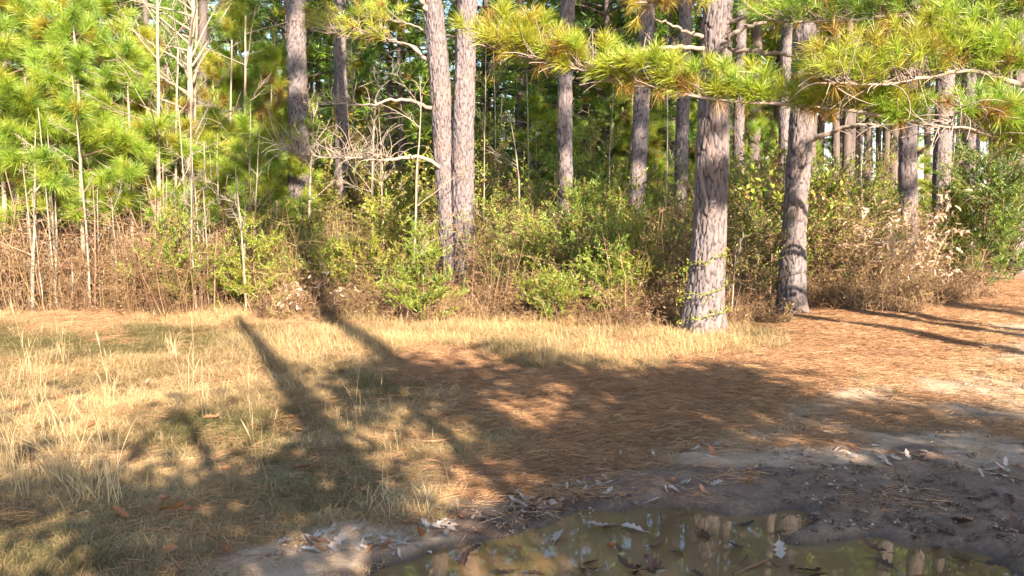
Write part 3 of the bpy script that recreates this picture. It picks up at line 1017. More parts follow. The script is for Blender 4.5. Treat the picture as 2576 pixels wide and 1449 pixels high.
bough(EDGE, D([(2720, 200), (2620, 180), (2540, 160), (2450, 165), (2380, 150), (2300, 130)], (8.4, 8.6)), .03, .008, 125, 65, .21, W_, (.75, .66, .56), .55, .6, .15, None, .98, None, .16)
bough(EDGE, D([(2720, 60), (2620, 20), (2540, -10), (2440, -20), (2330, -10), (2200, 0)], (8.4, 9.2)), .03, .008, 115, 60, .21, W_, (.75, .72, .65), .6, .2, .15, None, .98, None, .14)
bough(BIGT, D([(1830, 60), (1880, 40), (1940, 20), (2000, 30), (2060, 60)], (10.1, 9.4)), .03, .01, 60, 60, .19, W_, (.6, .55, .5), .4, .3, .2, None, .98, None, .25)
bough(BIGT, D([(1795, -20), (1750, -30), (1700, -20), (1650, 0), (1600, 10)], (10.1, 9.6)), .03, .01, 40, 60, .19, W_, (.5, .35, .3), .35, .1, .2, None, .98, None, .35)
bough(TWIN_L, D([(1062, 140), (1030, 112), (980, 98), (920, 86), (850, 78), (790, 72)], (14.1, 14.6)), .02, .008, 60, 40, .2, .007, (.5, .5, .45), .5, .3, .25, None, .98, None, .1)
bough(TWIN_L, D([(1078, 80), (1030, 60), (960, 48), (900, 40)], (14.1, 14.8)), .02, .008, 40, 40, .2, .007, (.55, .55, .5), .5, .3, .3, None, .98, None, .15)

# slimmer pines further in, placed from the photograph
MID = [(1152, 1150, 13, 17, 25), (1642, 1640, 19, 24, 28), (2108, 2100, 16, 20, 28), (2137, 2126, 19, 24, 26), (2513, 2514, 23, 28, 24), (1309, 1305, 18, 22, 28), (2233, 2230, 15, 18, 34), (1905, 1900, 17, 20, 30),
       (191, 188, 13, 18, 26), (510, 503, 22, 26, 20), (1365, 1362, 12, 15, 34), (1530, 1528, 13, 16, 33), (690, 688, 14, 18, 28), (985, 982, 13, 16, 32), (590, 588, 14, 17, 30), (905, 903, 15, 18, 30), (1250, 1247, 13, 16, 36), (1470, 1468, 12, 15, 38), (1580, 1577, 13, 15, 36), (2190, 2188, 12, 15, 40), (2335, 2333, 14, 17, 32), (2050, 2047, 12, 15, 36), (1760, 1757, 14, 17, 33), (800, 798, 13, 16, 34), (340, 338, 13, 16, 30),
       (1345, 1343, 10, 13, 42), (1492, 1490, 11, 14, 40), (1557, 1555, 12, 14, 45), (1672, 1670, 13, 16, 36), (1832, 1830, 11, 14, 44), (1942, 1940, 12, 15, 38), (2160, 2158, 11, 13, 45), (2212, 2210, 12, 15, 42), (2422, 2420, 13, 16, 36), (2495, 2493, 12, 15, 40), (2541, 2540, 13, 16, 34), (642, 640, 12, 14, 36), (932, 930, 11, 13, 40), (1216, 1214, 11, 14, 42)]
rng = np.random.default_rng(8)
CROWN_MID = [pine_crown(rng, 6.0, 17, 2.7, 42, 12, 28, .29, .022, .72, .04).mesh('crown', LEAFWOOD) for _ in range(3)]
for i, (xt, xb, wt, wb, d) in enumerate(MID):
    pb, pt = at(xb, rowy(d), d), at(xt, 0, d)
    ppm = FPX / K / d
    H = 19.0
    me = simple_trunk(H, wb / ppm / 2 * 1.05, ((pt[0] - pb[0]) / pt[2] * H, 0), rng)
    lb = 'slim grey pine'
    r = thing('pine_tree', lb, 'pine tree', (pb[0], pb[1], float(ground_z(pb[0], pb[1]))), [('trunk', me)], group='slim pines behind the front row')
    by_gap(r, xb, 'slim back pine')
    c = obj('crown', CROWN_MID[i % 3], r)
    c.location = ((pt[0] - pb[0]) / pt[2] * 12, 0, rng.uniform(-.5, 1.5))
    c.rotation_euler[2] = rng.uniform(0, 6.28)

# ------------------------------------------------------------------ young pines
def young_pine(rng, H, tint, nn=140, W=.005, z0=.25, R=1.0, nb=32, tb=10, dead=.08):
    c = pine_crown(rng, H * z0, H * .97, R, nb, tb, nn, .25, W, tint, .014, .95, two=True, dead=dead, ang=(.25, .9))
    tufts(c, np.array([[0, 0, H]]), np.array([[0, 0, 1.]]), nn, .2, W, tint, rng=rng, two=True, back=.25)
    st = MB()
    z = np.linspace(-.1, H, 14)
    tubes(st, np.stack([.03 * np.sin(z * 1.3), .03 * np.cos(z * 1.7), z], -1)[None], np.linspace(.042, .008, 14)[None] * (H / 5) ** .6, 7, .85, .6)
    return [('trunk', st.mesh('trunk', M_PALE, True)), ('crown', c.mesh('crown', [M_PINE, M_BROWN]))]


rng = np.random.default_rng(14)
YP = [young_pine(rng, 5.6, .66, z0=.30), young_pine(rng, 4.6, .62, z0=.26), young_pine(rng, 3.6, .60, z0=.22, R=.8, nb=22), young_pine(rng, 6.6, .62, z0=.36, R=1.1), young_pine(rng, 5.0, .50, z0=.3, dead=.22), young_pine(rng, 2.6, .68, z0=.12, R=.7, nb=18)]
ORD = ['first', 'second', 'third', 'fourth', 'fifth', 'sixth', 'seventh', 'eighth', 'ninth', 'tenth', 'eleventh', 'twelfth', 'thirteenth', 'fourteenth', 'fifteenth', 'sixteenth', 'seventeenth', 'eighteenth', 'nineteenth', 'twentieth']
FRONT = [(-20, 12.4, 3, 1.0), (30, 12.8, 0, 1.05), (90, 13.4, 4, 1.0), (150, 12.9, 1, 1.05), (222, 12.6, 0, .92), (285, 13.4, 3, .85), (345, 13.0, 1, .95), (400, 13.9, 4, .9), (560, 14.6, 2, 1.0), (640, 14.2, 2, .95), (700, 15.5, 5, 1.0), (460, 14.8, 1, .9)]
FRONT.sort()
for i, (x, d, v, s) in enumerate(FRONT):
    b = at(x, rowy(d), d)
    look = ['tall bushy bright green', 'bright green', 'short yellow green', 'tall thin topped', 'half browned yellow green', 'small bright green'][v]
    thing('young_pine', f'{look} young pine, {ORD[i]} from the left in the front of the thicket', 'young pine', (b[0], b[1], float(ground_z(b[0], b[1]))), YP[v], rng.uniform(0, 6.28), s, 'young pines of the thicket on the left')
for i in range(16):
    x = rng.uniform(-150, 720)
    d = rng.uniform(15.5, 22)
    b = at(x, rowy(d), d)
    thing('young_pine', 'young pine crowded into the shaded depth of the thicket on the left', 'young pine', (b[0], b[1], float(ground_z(b[0], b[1]))), YP[rng.integers(0, 6)], rng.uniform(0, 6.28), rng.uniform(.85, 1.2), 'young pines deep in the thicket')
for i in range(52):
    x = rng.uniform(650, 1950) if i < 40 else rng.uniform(1900, 2560)
    d = rng.uniform(22, 42)
    b = at(x, rowy(d), d)
    r = thing('young_pine', 'young green pine growing between the trunks well behind the front row', 'young pine', (b[0], b[1], float(ground_z(b[0], b[1]))), YP[rng.integers(0, 6)], rng.uniform(0, 6.28), rng.uniform(.7, 1.35) if i < 40 else rng.uniform(.55, .9), 'young pines between the distant trunks')
    by_gap(r, x, 'young back pine')

# ------------------------------------------------------------------ distant pines
rng = np.random.default_rng(17)
FARC = [pine_crown(rng, 2.4, 12.5, 2.7, 60, 14, 20, .36, .04, .80, .035, ang=(.1, .5)), pine_crown(rng, 4.0, 15, 3.0, 60, 14, 20, .36, .042, .82, .04), pine_crown(rng, 1.2, 9, 2.2, 50, 13, 20, .34, .038, .76, .03, ang=(.1, .6)), pine_crown(rng, 8.5, 19, 3.2, 50, 14, 20, .38, .042, .74, .045)]
FARH = [13, 15.5, 9.4, 19.5]
FARC = [c.mesh('crown', LEAFWOOD) for c in FARC]
FART = [simple_trunk(h, r, (rng.normal(0, .3), 0), rng, S=9) for h, r in zip(FARH, (.11, .14, .075, .19))]
spots = []
tries = 0
while len(spots) < 240 and tries < 9000:
    tries += 1
    d = 25 + 70 * rng.uniform(0, 1) ** 1.15
    x = rng.uniform(-.78, .78) * d
    if any((x - a) ** 2 + (d - b) ** 2 < 1.8 ** 2 for a, b in spots): continue
    spots.append((x, d))
for x, d in spots:
    right = x / d > .28
    v = 3 if right else rng.choice([0, 1, 2, 3], p=[.36, .30, .20, .14])
    if right and rng.uniform() < .22: continue
    px_ = (512 + FPX * x / d) / K
    i = sum(px_ > q for q, _ in LAND)
    where = 'beyond the thicket, left of the dark tall pine' if i == 0 else 'against the sky, right of the pine behind cedar' if i == len(LAND) else f'far back between the {LAND[i - 1][1]} and the {LAND[i][1]}'
    kind_ = ['leafy', 'tall', 'short bushy', 'high crowned'][v]
    thing('pine_tree', f'{kind_} pine {where}', 'pine tree', (x, d, float(ground_z(x, d))), [('trunk', FART[v]), ('crown', FARC[v])], rng.uniform(0, 6.28), rng.uniform(.85, 1.2), f'{kind_} pines {where}')

# trees across the track, behind the camera: they throw the shade that lies on the grass and the mud
def oak(rng, z0, z1, R, nl, lean=(0, 0)):
    """a small oak holding brown leaves: crooked trunk, spreading limbs, leaf clumps"""
    tr, lf = MB(), MB()
    z = np.linspace(-.1, z1 * .95, 12)
    t = np.clip(z / z1, 0, 1)
    tubes(tr, np.stack([lean[0] * t + .08 * np.sin(z), lean[1] * t + .08 * np.cos(z * 1.3), z], -1)[None], np.linspace(.13, .03, 12)[None], 9, .7, .5)
    Q = []
    for b in range(22):
        h = rng.uniform(0, 1)
        a = b * 2.4 + rng.uniform(-.4, .4)
        el = rng.uniform(.0, .5)
        zz = z0 + (z1 - z0) * h * .8
        d = np.array([math.cos(a) * math.cos(el), math.sin(a) * math.cos(el), math.sin(el) * .7])
        B = limb(tr, (lean[0] * zz / z1, lean[1] * zz / z1, zz), d, R * rng.uniform(.6, 1.05), .045, rng, 7, .12, .05, .16, 5, .7)
        m = nl // 22
        f = rng.uniform(1.5, 5.99, m)
        i0 = f.astype(int)
        Q.append(B[i0] + (B[i0 + 1] - B[i0]) * (f - i0)[:, None] + rng.normal(0, .22, (m, 3)) * np.array([1, 1, .6]))
    Q = np.concatenate(Q)
    diamonds(lf, Q, nrm(sph(rng, len(Q), -1, .3)), rng.uniform(.11, .17, len(Q)), rng.uniform(.06, .09, len(Q)), np.clip(rng.normal(.5, .2, len(Q)), 0, 1), rng=rng)
    return [('trunk', tr.mesh('trunk', M_BARK_FAR, True)), ('foliage', lf.mesh('foliage', M_TANLEAF))]


rng = np.random.default_rng(4)
OFF = np.array([math.sin(SUN_AZ), math.cos(SUN_AZ)]) / math.tan(SUN_EL)
OAKS = [((1.05, 6.35), 5.0, 2.25, 5600, 'oak across the track whose shade lies on the middle of the grass'), ((2.3, 3.7), 4.6, 2.7, 9000, 'oak across the track whose shade lies on the mud and the puddle'),
        ((-1.5, 4.0), 4.2, 1.7, 1700, 'small oak across the track whose shade lies on the near meadow'), ((-3.9, 4.6), 5.0, 1.6, 1100, 'thin oak across the track whose shade lies on the left of the meadow'),
        ((-1.15, 7.0), 5.2, 1.0, 900, 'slender oak across the track whose shade lies in a band on the meadow')]
for (tx, ty), zc, R, nl, label in OAKS:
    g = np.array([tx, ty]) + OFF * zc
    thing('oak_tree', label, 'oak tree', (g[0], g[1], float(ground_z(g[0], g[1]))), oak(rng, zc - .5, zc + .7, R, nl), rng.uniform(0, 6.28))
for (tx, ty), dist, h, label in [((-1.62, 5.7), 10.5, 8.8, 'unseen bare trunk added across the track to throw the first shadow band')]:  # added unseen trunk, kept crownless and short so only its band is shaded
    g = np.array([tx, ty]) + OFF * math.tan(SUN_EL) * dist
    sn = MB()
    for q in range(14):
        a = q * 2.1
        limb(sn, (0, 0, h * (.35 + .045 * q)), (math.cos(a), math.sin(a), .25), rng.uniform(.5, 1.5), .02, rng, 6, .2, 0, .12, 4, .7)
    thing('shadow_trunk', label, 'dead tree', (g[0], g[1], float(ground_z(g[0], g[1]))), [('trunk', simple_trunk(h, .24, (rng.normal(0, .2), 0), rng)), ('crown', sn.mesh('crown', M_TWIG))])
for x, y, v in [(9.3, 0, 0), (10.1, 2.0, 1), (11.0, 3.2, 2), (13.5, -2.5, 1)]:
    me = simple_trunk(20, .17, (rng.normal(0, .3), 0), rng)
    thing('pine_tree', 'roadside pine outside the view whose trunk throws a long thin shadow over the track', 'pine tree', (x, y, float(ground_z(x, y))), [('trunk', me), ('crown', CROWN_ROAD)], rng.uniform(0, 6.28), 1.0, 'roadside pines shading the track')

for x, y, v, q in [(5.6, -7.2, 1, 1.0)]:  # unseen pine put in with a narrow, dense, raised crown to shade trunks
    me = simple_trunk(23, .2, (0, 0), rng)
    thing('pine_tree', 'unseen narrow pine added across the track to shade the dark trunks behind the thicket', 'pine tree', (x, y, float(ground_z(x, y))), [('trunk', me), ('crown', CROWN_SLIM)], rng.uniform(0, 6.28), q)

# ------------------------------------------------------------------ bare saplings
def bare_sapling(rng, path, r0, r1, nb, L, bias=0.0, tint=.85, mat=M_PALE):
    """pale stem along a path (root space) with ascending bare branches"""
    mb = MB()
    path = np.array(path, float)
    k = 16
    t = np.linspace(0, 1, k)
    tt = np.linspace(0, 1, len(path))
    P = np.stack([np.interp(t, tt, path[:, c]) for c in range(3)], -1)
    P[1:-1, :2] += rng.normal(0, .3 * r0, (k - 2, 2))
    P[1:-1] = (P[:-2] + 2 * P[1:-1] + P[2:]) / 4
    tubes(mb, P[None], np.linspace(r0, r1, k)[None], 7, tint, .7)
    st = mb.mesh('trunk', mat, True)
    cb = MB()
    for _ in range(nb):
        f = rng.uniform(.3, .98) * (k - 1.01)
        i0 = int(f)
        q = P[i0] + (P[i0 + 1] - P[i0]) * (f - i0)
        a = rng.uniform(0, 6.283)
        el = rng.uniform(.35, 1.0)
        d = nrm(np.array([math.cos(a) * math.cos(el) - bias, math.sin(a) * math.cos(el), math.sin(el)]))
        l = L * rng.uniform(.4, 1.1) * (1.15 - .6 * f / k)
        B = limb(cb, q, d, l, r0 * .33, rng, 7, droop=.25, up=.2, wig=.07, S=4, tint=tint)
        m = 7
        fi = rng.uniform(1.5, 5.9, m)
        j = fi.astype(int)
        q2 = B[j] + (B[j + 1] - B[j]) * (fi - j)[:, None]
        d2 = nrm(nrm(B[-1] - B[0]) + sph(rng, m) * .8)
        l2 = l * rng.uniform(.12, .4, m)
        e2 = q2 + d2 * l2[:, None]
        tubes(cb, np.stack([q2, (q2 + e2) / 2 + rng.normal(0, .02, (m, 3)), e2], 1), np.array([[.0045, .0035, .002]]), 3, tint, .6)
    return [('trunk', st), ('crown', cb.mesh('crown', mat, True))]


BARE = [
    ([(402, 690), (398, 400), (396, 0)], 13.2, 12, 22, .6, 'pale straight bare sapling at the edge of the young pines'),
    ([(468, 640), (475, 300), (485, 0)], 14.2, 20, 30, .6, 'thickest white bare sapling with branches fanning up and outward'),
    ([(482, 620), (490, 300), (495, 0)], 14.7, 9, 8, .2, 'thin white bare sapling right beside the thickest white one'),
    ([(433, 660), (442, 380), (448, 120)], 13.8, 8, 6, .2, 'short thin pale sapling between the two white saplings'),
    ([(610, 720), (614, 400), (618, 40)], 14.8, 8, 9, .2, 'thin cream sapling rising behind the small bright pines'),
    ([(575, 640), (578, 400), (583, 100)], 16, 7, 8, -.1, 'thin straight sapling left of the cream sapling'),
    ([(634, 745), (642, 540), (655, 300)], 13.5, 7, 8, 0, 'leaning thin sapling with twigs above the low juniper'),
    ([(772, 600), (780, 450), (790, 270)], 14.5, 9, 8, 0, 'short pale sapling in front of the dark tall pine'),
    ([(1038, 640), (1048, 430), (1062, 240)], 13.2, 8, 5, 0, 'crooked pale sapling leaning on the twin pines'),
    ([(1064, 830), (1066, 700), (1066, 560)], 10.9, 5, 7, 0, 'thin stem standing alone at the grass edge'),
    ([(82, 812), (86, 560), (90, 330)], 12.0, 10, 5, 0, 'bare cream stem beside the dead brown stems on the left'),
    ([(140, 800), (142, 640), (138, 470)], 12.2, 8, 5, 0, 'short bare stem left of the bushy young pine'),
    ([(182, 800), (183, 700), (180, 660)], 11.9, 7, 2, 0, 'broken pale stub standing in the pine straw'),
    ([(345, 800), (330, 700), (296, 560)], 12.4, 7, 5, 0, 'leaning bare stem at the right end of the thicket floor'),
    ([(298, 790), (292, 640), (280, 500)], 12.3, 7, 5, 0, 'thin bent stem left of the leaning bare one'),
    ([(1838, 800), (1846, 700), (1852, 620)], 10.9, 6, 5, 0, 'pale forked stem between the two biggest trunks'),
    ([(2070, 620), (2075, 480), (2080, 330)], 17, 7, 5, 0, 'thin pale sapling right of the second biggest trunk'),
    ([(2170, 700), (2168, 520), (2165, 330)], 16, 7, 7, 0, 'thin twiggy sapling left of the dry leaf shrub'),
    ([(1530, 560), (1532, 420), (1545, 190)], 19, 6, 5, 0, 'thin whip of a sapling right of the slender middle pine'),
    ([(1330, 620), (1330, 400), (1325, 180)], 20, 6, 5, 0, 'thin whip of a sapling left of the slender middle pine'),
    ([(965, 660), (962, 520), (958, 400)], 16, 6, 6, 0, 'thin sapling in the tangle left of the twin pines'),
]
rng = np.random.default_rng(40)
for path, d, wpx, nb, bias, label in BARE:
    P = np.array([at(x, y, d) for x, y in path])
    base = np.array([P[0, 0], P[0, 1], float(ground_z(P[0, 0], P[0, 1]))])
    P[0, 2] = base[2] - .06
    r0 = wpx / (FPX / K / d) / 2
    thing('bare_sapling', label, 'sapling', base, bare_sapling(rng, P - base, r0, r0 * (.55 if path[-1][1] < 150 else .2), nb, (2.5 if wpx > 11 else 1.9) if d > 13 and wpx > 7 else .8, bias))
SAP = [bare_sapling(rng, [(0, 0, -.1), (.05, 0, 2.5), (rng.normal(0, .2), .1, h)], .026, .008, 12, 1.2, 0) for h in (4.5, 5.5, 6.5, 4)]
for i in range(46):
    x, d = rng.uniform(-50, 2600), rng.uniform(16, 34)
    b = at(x, rowy(d), d)
    r = thing('bare_sapling', 'thin bare sapling among the trunks behind the front row', 'sapling', (b[0], b[1], float(ground_z(b[0], b[1]))), SAP[i % 4], rng.uniform(0, 6.28), rng.uniform(.7, 1.2), 'bare saplings among the trunks')
    by_gap(r, x, 'thin bare sapling')
# thin dead stems standing under the young pines on the left
DST = [bare_sapling(rng, [(0, 0, -.1), (rng.normal(0, .06), .05, .9), (rng.normal(0, .15), .1, h)], .017, .006, 6, .5, 0, .8, mt) for h, mt in ((1.3, M_BROWN), (2.0, M_PALE), (2.5, M_PALE), (1.8, M_BROWN), (2.9, M_PALE))]
for i in range(95):
    x, d = rng.uniform(-60, 660), rng.uniform(11.8, 15)
    b = at(x, rowy(d), d)
    thing('dead_stem', ['short brown', 'pale', 'tall pale', 'crooked brown', 'tallest pale'][i % 5] + ' dead stem standing under the young pines', 'dead stem', (b[0], b[1], float(ground_z(b[0], b[1]))), DST[i % 5], rng.uniform(0, 6.28), rng.uniform(.7, 1.2), ['short brown', 'pale', 'tall pale', 'crooked brown', 'tallest pale'][i % 5] + ' dead stems under the young pines')


# ------------------------------------------------------------------ shrubs
def shrub(rng, H, R, nb, ns, kind, tint, dead=.1, conic=.5, stem_r=.018, ls=1.0):
    mb, wd = MB(), MB()
    P0, D0 = [], []
    wb = max(1, nb // 8)
    tubes(wd, np.stack([rng.normal(0, .02, 8).cumsum(), rng.normal(0, .02, 8).cumsum(), np.linspace(-.08, H * .92, 8)], -1)[None], np.linspace(stem_r, .004, 8)[None], 6, .6, .5)
    for b in range(nb):
        h = rng.uniform(.04, .95)
        a = rng.uniform(0, 6.283)
        prof = (1 - h) ** conic * (.45 + .55 * min(1, h * 4))
        l = R * prof * rng.uniform(.6, 1.2) + .12
        el = rng.uniform(.2, .9)
        d = np.array([math.cos(a) * math.cos(el), math.sin(a) * math.cos(el), math.sin(el)])
        B = limb(wd, (0, 0, H * .88 * h), d, l, stem_r * .35, rng, 5, droop=.15, up=.1, wig=.12, S=3, tint=.6)
        n = max(3, int(ns * l / R))
        f = rng.uniform(.8, 3.99, n)
        i0 = f.astype(int)
        P0.append(B[i0] + (B[i0 + 1] - B[i0]) * (f - i0)[:, None])
        D0.append(nrm(nrm(B[i0 + 1] - B[i0]) * .6 + sph(rng, n, -.5, 1) * .8 + np.array([0, 0, .35])))
    P0, D0 = np.concatenate(P0), np.concatenate(D0)
    m = len(P0)
    SL = rng.uniform(.1, .3, m) * min(1, R / .8)
    E = P0 + D0 * SL[:, None]
    tubes(wd, np.stack([P0, E], 1), np.array([[.0035, .0018]]), 3, .5)
    tn = np.clip(rng.normal(tint, .12, m) - (rng.uniform(0, 1, m) < dead) * .5, 0, 1)
    if kind == 'cedar':
        tufts(mb, E, D0, 26, .055, .013, tn, (.2, .9), .22, .1, rng=rng)
        s = rng.integers(0, m, m)
        tufts(mb, P0[s] + D0[s] * (SL[s] * .5)[:, None], nrm(D0[s] + sph(rng, m) * .9), 14, .05, .012, tn[s], (.2, .8), .14, .1, rng=rng)
        mat = M_CEDAR
    else:
        q = 9 if ls < 1.3 else 5
        s = np.repeat(np.arange(m), q)
        u = rng.uniform(.15, 1.05, m * q)[:, None]
        LL = rng.uniform(.024, .05, m * q) * ls
        diamonds(mb, P0[s] * (1 - u) + E[s] * u, nrm(D0[s] * .6 + sph(rng, m * q)), LL, LL * .5, np.clip(tn[s] + rng.normal(0, .06, m * q), 0, 1), rng=rng)
        mat = M_BROAD
    return [('trunk', wd.mesh('trunk', M_BROWN, True)), ('crown', mb.mesh('crown', mat))]


rng = np.random.default_rng(51)
CED = [shrub(rng, 2.0, .9, 46, 11, 'cedar', .56, .1, .75), shrub(rng, 1.3, .95, 40, 11, 'cedar', .5, .2, .5), shrub(rng, 3.2, 1.3, 90, 14, 'cedar', .85, .04, .55, .03), shrub(rng, 1.0, .8, 46, 11, 'cedar', .5, .25, .3)]
CEDF = [shrub(rng, 1.85, .85, 58, 11, 'cedar', .5, .08, .85) for _ in range(3)]
CED.append(shrub(rng, 3.0, 1.3, 105, 15, 'cedar', .66, .05, .4, .03))
BRO = [shrub(rng, 1.5, .9, 40, 11, 'broad', .6, .14, .4), shrub(rng, 1.1, .85, 36, 9, 'broad', .5, .22, .3, ls=.75), shrub(rng, 2.3, 1.0, 64, 14, 'broad', .55, .15, .4), shrub(rng, 1.7, .9, 40, 9, 'broad', .45, .2, .35, ls=1.7)]
SHR = [
    (700, 14.0, CED[0], 1.0, 'green_shrub', 'bright green juniper bush below the dark tall pine'),
    (770, 14.4, CED[0], .95, 'green_shrub', 'green juniper bush touching the foot of the slim dark pine'),
    (450, 12.4, CED[1], 1.05, 'green_shrub', 'low spreading yellow green juniper at the end of the thicket'),
    (560, 12.7, CED[1], .9, 'green_shrub', 'low olive juniper beside the yellow green spreading one'),
    (640, 12.6, CED[3], 1.0, 'green_shrub', 'dull low juniper mixed with brown stems before the bright one'),
    (860, 12.8, CED[3], 1.1, 'green_shrub', 'faded green juniper left of the single thin stem'),
    (1066, 11.2, CED[0], .78, 'green_shrub', 'feathery yellow green young cedar round the single thin stem'),
    (960, 12.4, CED[3], 1.0, 'green_shrub', 'faded brownish juniper between the tan leaves and the feathery cedar'),
    (1260, 13.2, BRO[0], 1.05, 'green_shrub', 'leafy green bush just right of the twin pines'),
    (1340, 12.4, CED[0], .85, 'green_shrub', 'feathery green cedar right of the leafy bush by the twin pines'),
    (1420, 12.0, BRO[1], 1.0, 'green_shrub', 'dark leafy bush hiding the foot of the slender middle pine'),
    (1530, 11.4, CED[0], .82, 'green_shrub', 'brightest green cedar bush left of the biggest trunk'),
    (1590, 11.8, BRO[0], .85, 'green_shrub', 'yellow green leafy bush between the brightest cedar and the biggest trunk'),
    (1470, 12.6, CED[1], 1.1, 'green_shrub', 'spreading green juniper behind the brightest cedar bush'),
    (1395, 11.1, CED[3], .6, 'green_shrub', 'small pale green cedar at the grass edge'),
    (1250, 21.0, BRO[2], 1.35, 'green_shrub', 'tall yellow green leafy bush in the gap right of the twin pines'),
    (1300, 23.0, CED[2], .9, 'green_shrub', 'tall dark cedar behind the tall yellow green bush'),
    (1680, 12.2, BRO[1], 1.1, 'green_shrub', 'brownish leafy bush left behind the biggest trunk'),
    (1880, 12.4, BRO[1], 1.15, 'green_shrub', 'tangled brown and green bush between the two biggest trunks'),
    (1930, 13.4, BRO[0], 1.0, 'green_shrub', 'leafy green bush behind the second biggest trunk'),
    (1860, 18.0, CED[2], .75, 'green_shrub', 'dark green cedar in the gap between the two biggest trunks'),
    (2080, 14.0, BRO[1], 1.2, 'green_shrub', 'thin browned bush right of the second biggest trunk'),
    (2180, 17.0, BRO[2], .9, 'green_shrub', 'yellow green bush behind the dry leaf shrub'),
    (2470, 15.6, CED[4], 1.0, 'green_shrub', 'biggest dark green cedar beside the far end of the track'),
    (2385, 16.4, CED[4], .75, 'green_shrub', 'smaller dark green cedar left of the biggest one'),
    (2550, 17.0, CED[4], .9, 'green_shrub', 'dark green cedar right behind the biggest one'),
]
for x, d, v, s, nm, label in SHR:
    if any(q in label for q in ('bright', 'feathery', 'yellow green juniper', 'spreading green')): v = CEDF[int(x) % 3]
    d = d - .35 if d < 15 else d
    b = at(x, rowy(d), d)
    thing(nm, label, 'shrub', (b[0], b[1], float(ground_z(b[0], b[1])) - .02), v, rng.uniform(0, 6.28), s * (.9 if x < 900 else 1.05))
for i in range(120):
    x, d = rng.uniform(500, 2650), 13.8 + 20 * rng.uniform(0, 1) ** 1.5
    if x < 1040: d = max(d, 17.5) + 2.5
    if x > 2150: d = max(d, 20)
    if 1040 <= x < 1215 or 1370 < x < 1465: d = max(d, 17.6)
    b = at(x, rowy(d), d)
    r = thing('green_shrub', 'green shrub filling the understorey between the trunks', 'shrub', (b[0], b[1], float(ground_z(b[0], b[1])) - .02), [CED[0], CED[1], BRO[0], BRO[1], BRO[2], BRO[3]][rng.integers(0, 6)], rng.uniform(0, 6.28), rng.uniform(.9, 1.7), 'understorey shrubs between the trunks')
    by_gap(r, x, 'understorey shrub')
for i in range(75):
    d = rng.uniform(36, 100)
    x = rng.uniform(-.75, .75) * d
    thing('green_shrub', 'far shrub closing the view under the distant pines', 'shrub', (x, d, float(ground_z(x, d)) - .02), [CED[0], BRO[2], CED[2], BRO[0]][rng.integers(0, 4)], rng.uniform(0, 6.28), (rng.uniform(1.5, 2.6) if d > 50 else rng.uniform(1.2, 2)) * (.85 if x / d > .25 else 1), 'far shrubs under the distant pines')


# shrubs that keep their dry tan leaves
def leaf_blade(mb, P, D_, N_, L, W, tint, curl, mat=0):
    """lobed leaves: midrib of six stations with a half width each side, folded and curled; all arrays per leaf"""
    m = len(P)
    D_ = nrm(D_)
    S_ = nrm(np.cross(D_, N_))
    U_ = np.cross(S_, D_)
    st = np.array([0, .12, .27, .36, .52, .61, .78, .88, 1.0])
    hw = np.array([.02, .22, .5, .24, .62, .3, .52, .25, .02])
    L, W, curl = [np.broadcast_to(np.asarray(q, float), (m,))[:, None] for q in (L, W, curl)]
    c = P[:, None] + D_[:, None] * (L * st)[..., None] + U_[:, None] * (curl * L * (st - .3) ** 2)[..., None]
    lft = c + S_[:, None] * (W * hw)[..., None] + U_[:, None] * (W * hw * .35)[..., None]
    rgt = c - S_[:, None] * (W * hw * .92)[..., None] + U_[:, None] * (W * hw * .3)[..., None]
    V = np.stack([lft, c, rgt], 2)
    i = np.arange(m)[:, None, None] * 27
    j = np.arange(8)[None, :, None] * 3
    q1 = i + j + np.array([[[0, 1, 4, 3]]])
    q2 = i + j + np.array([[[1, 2, 5, 4]]])
    mb.add(V, quads=np.concatenate([q1.reshape(-1, 4), q2.reshape(-1, 4)]), tint=np.broadcast_to(np.asarray(tint, float), (m,)).repeat(27), mat=mat)


def tan_shrub(rng, H, R, nb, nl):
    mb, wd = MB(), MB()
    Q, DD = [], []
    for b in range(nb):
        a = rng.uniform(0, 6.283)
        el = rng.uniform(.5, 1.3)
        d = np.array([math.cos(a) * math.cos(el), math.sin(a) * math.cos(el), math.sin(el)])
        B = limb(wd, (rng.normal(0, .06), rng.normal(0, .06), -.05 + rng.uniform(0, .35) * H), d, H * rng.uniform(.45, .85), .008, rng, 7, .3, .1, .1, 4, .6)
        f = rng.uniform(2, 5.99, nl // nb)
        i0 = f.astype(int)
        Q.append(B[i0] + (B[i0 + 1] - B[i0]) * (f - i0)[:, None] + rng.normal(0, .06, (len(f), 3)))
    Q = np.concatenate(Q)
    m = len(Q)
    DD = nrm(sph(rng, m, -1, .1))
    leaf_blade(mb, Q, DD, nrm(rng.normal(size=(m, 3))), rng.uniform(.08, .14, m), rng.uniform(.025, .05, m), np.clip(rng.normal(.6, .25, m), 0, 1), rng.uniform(-.8, .8, m))
    return [('trunk', wd.mesh('trunk', M_BROWN, True)), ('foliage', mb.mesh('foliage', M_TANLEAF))]


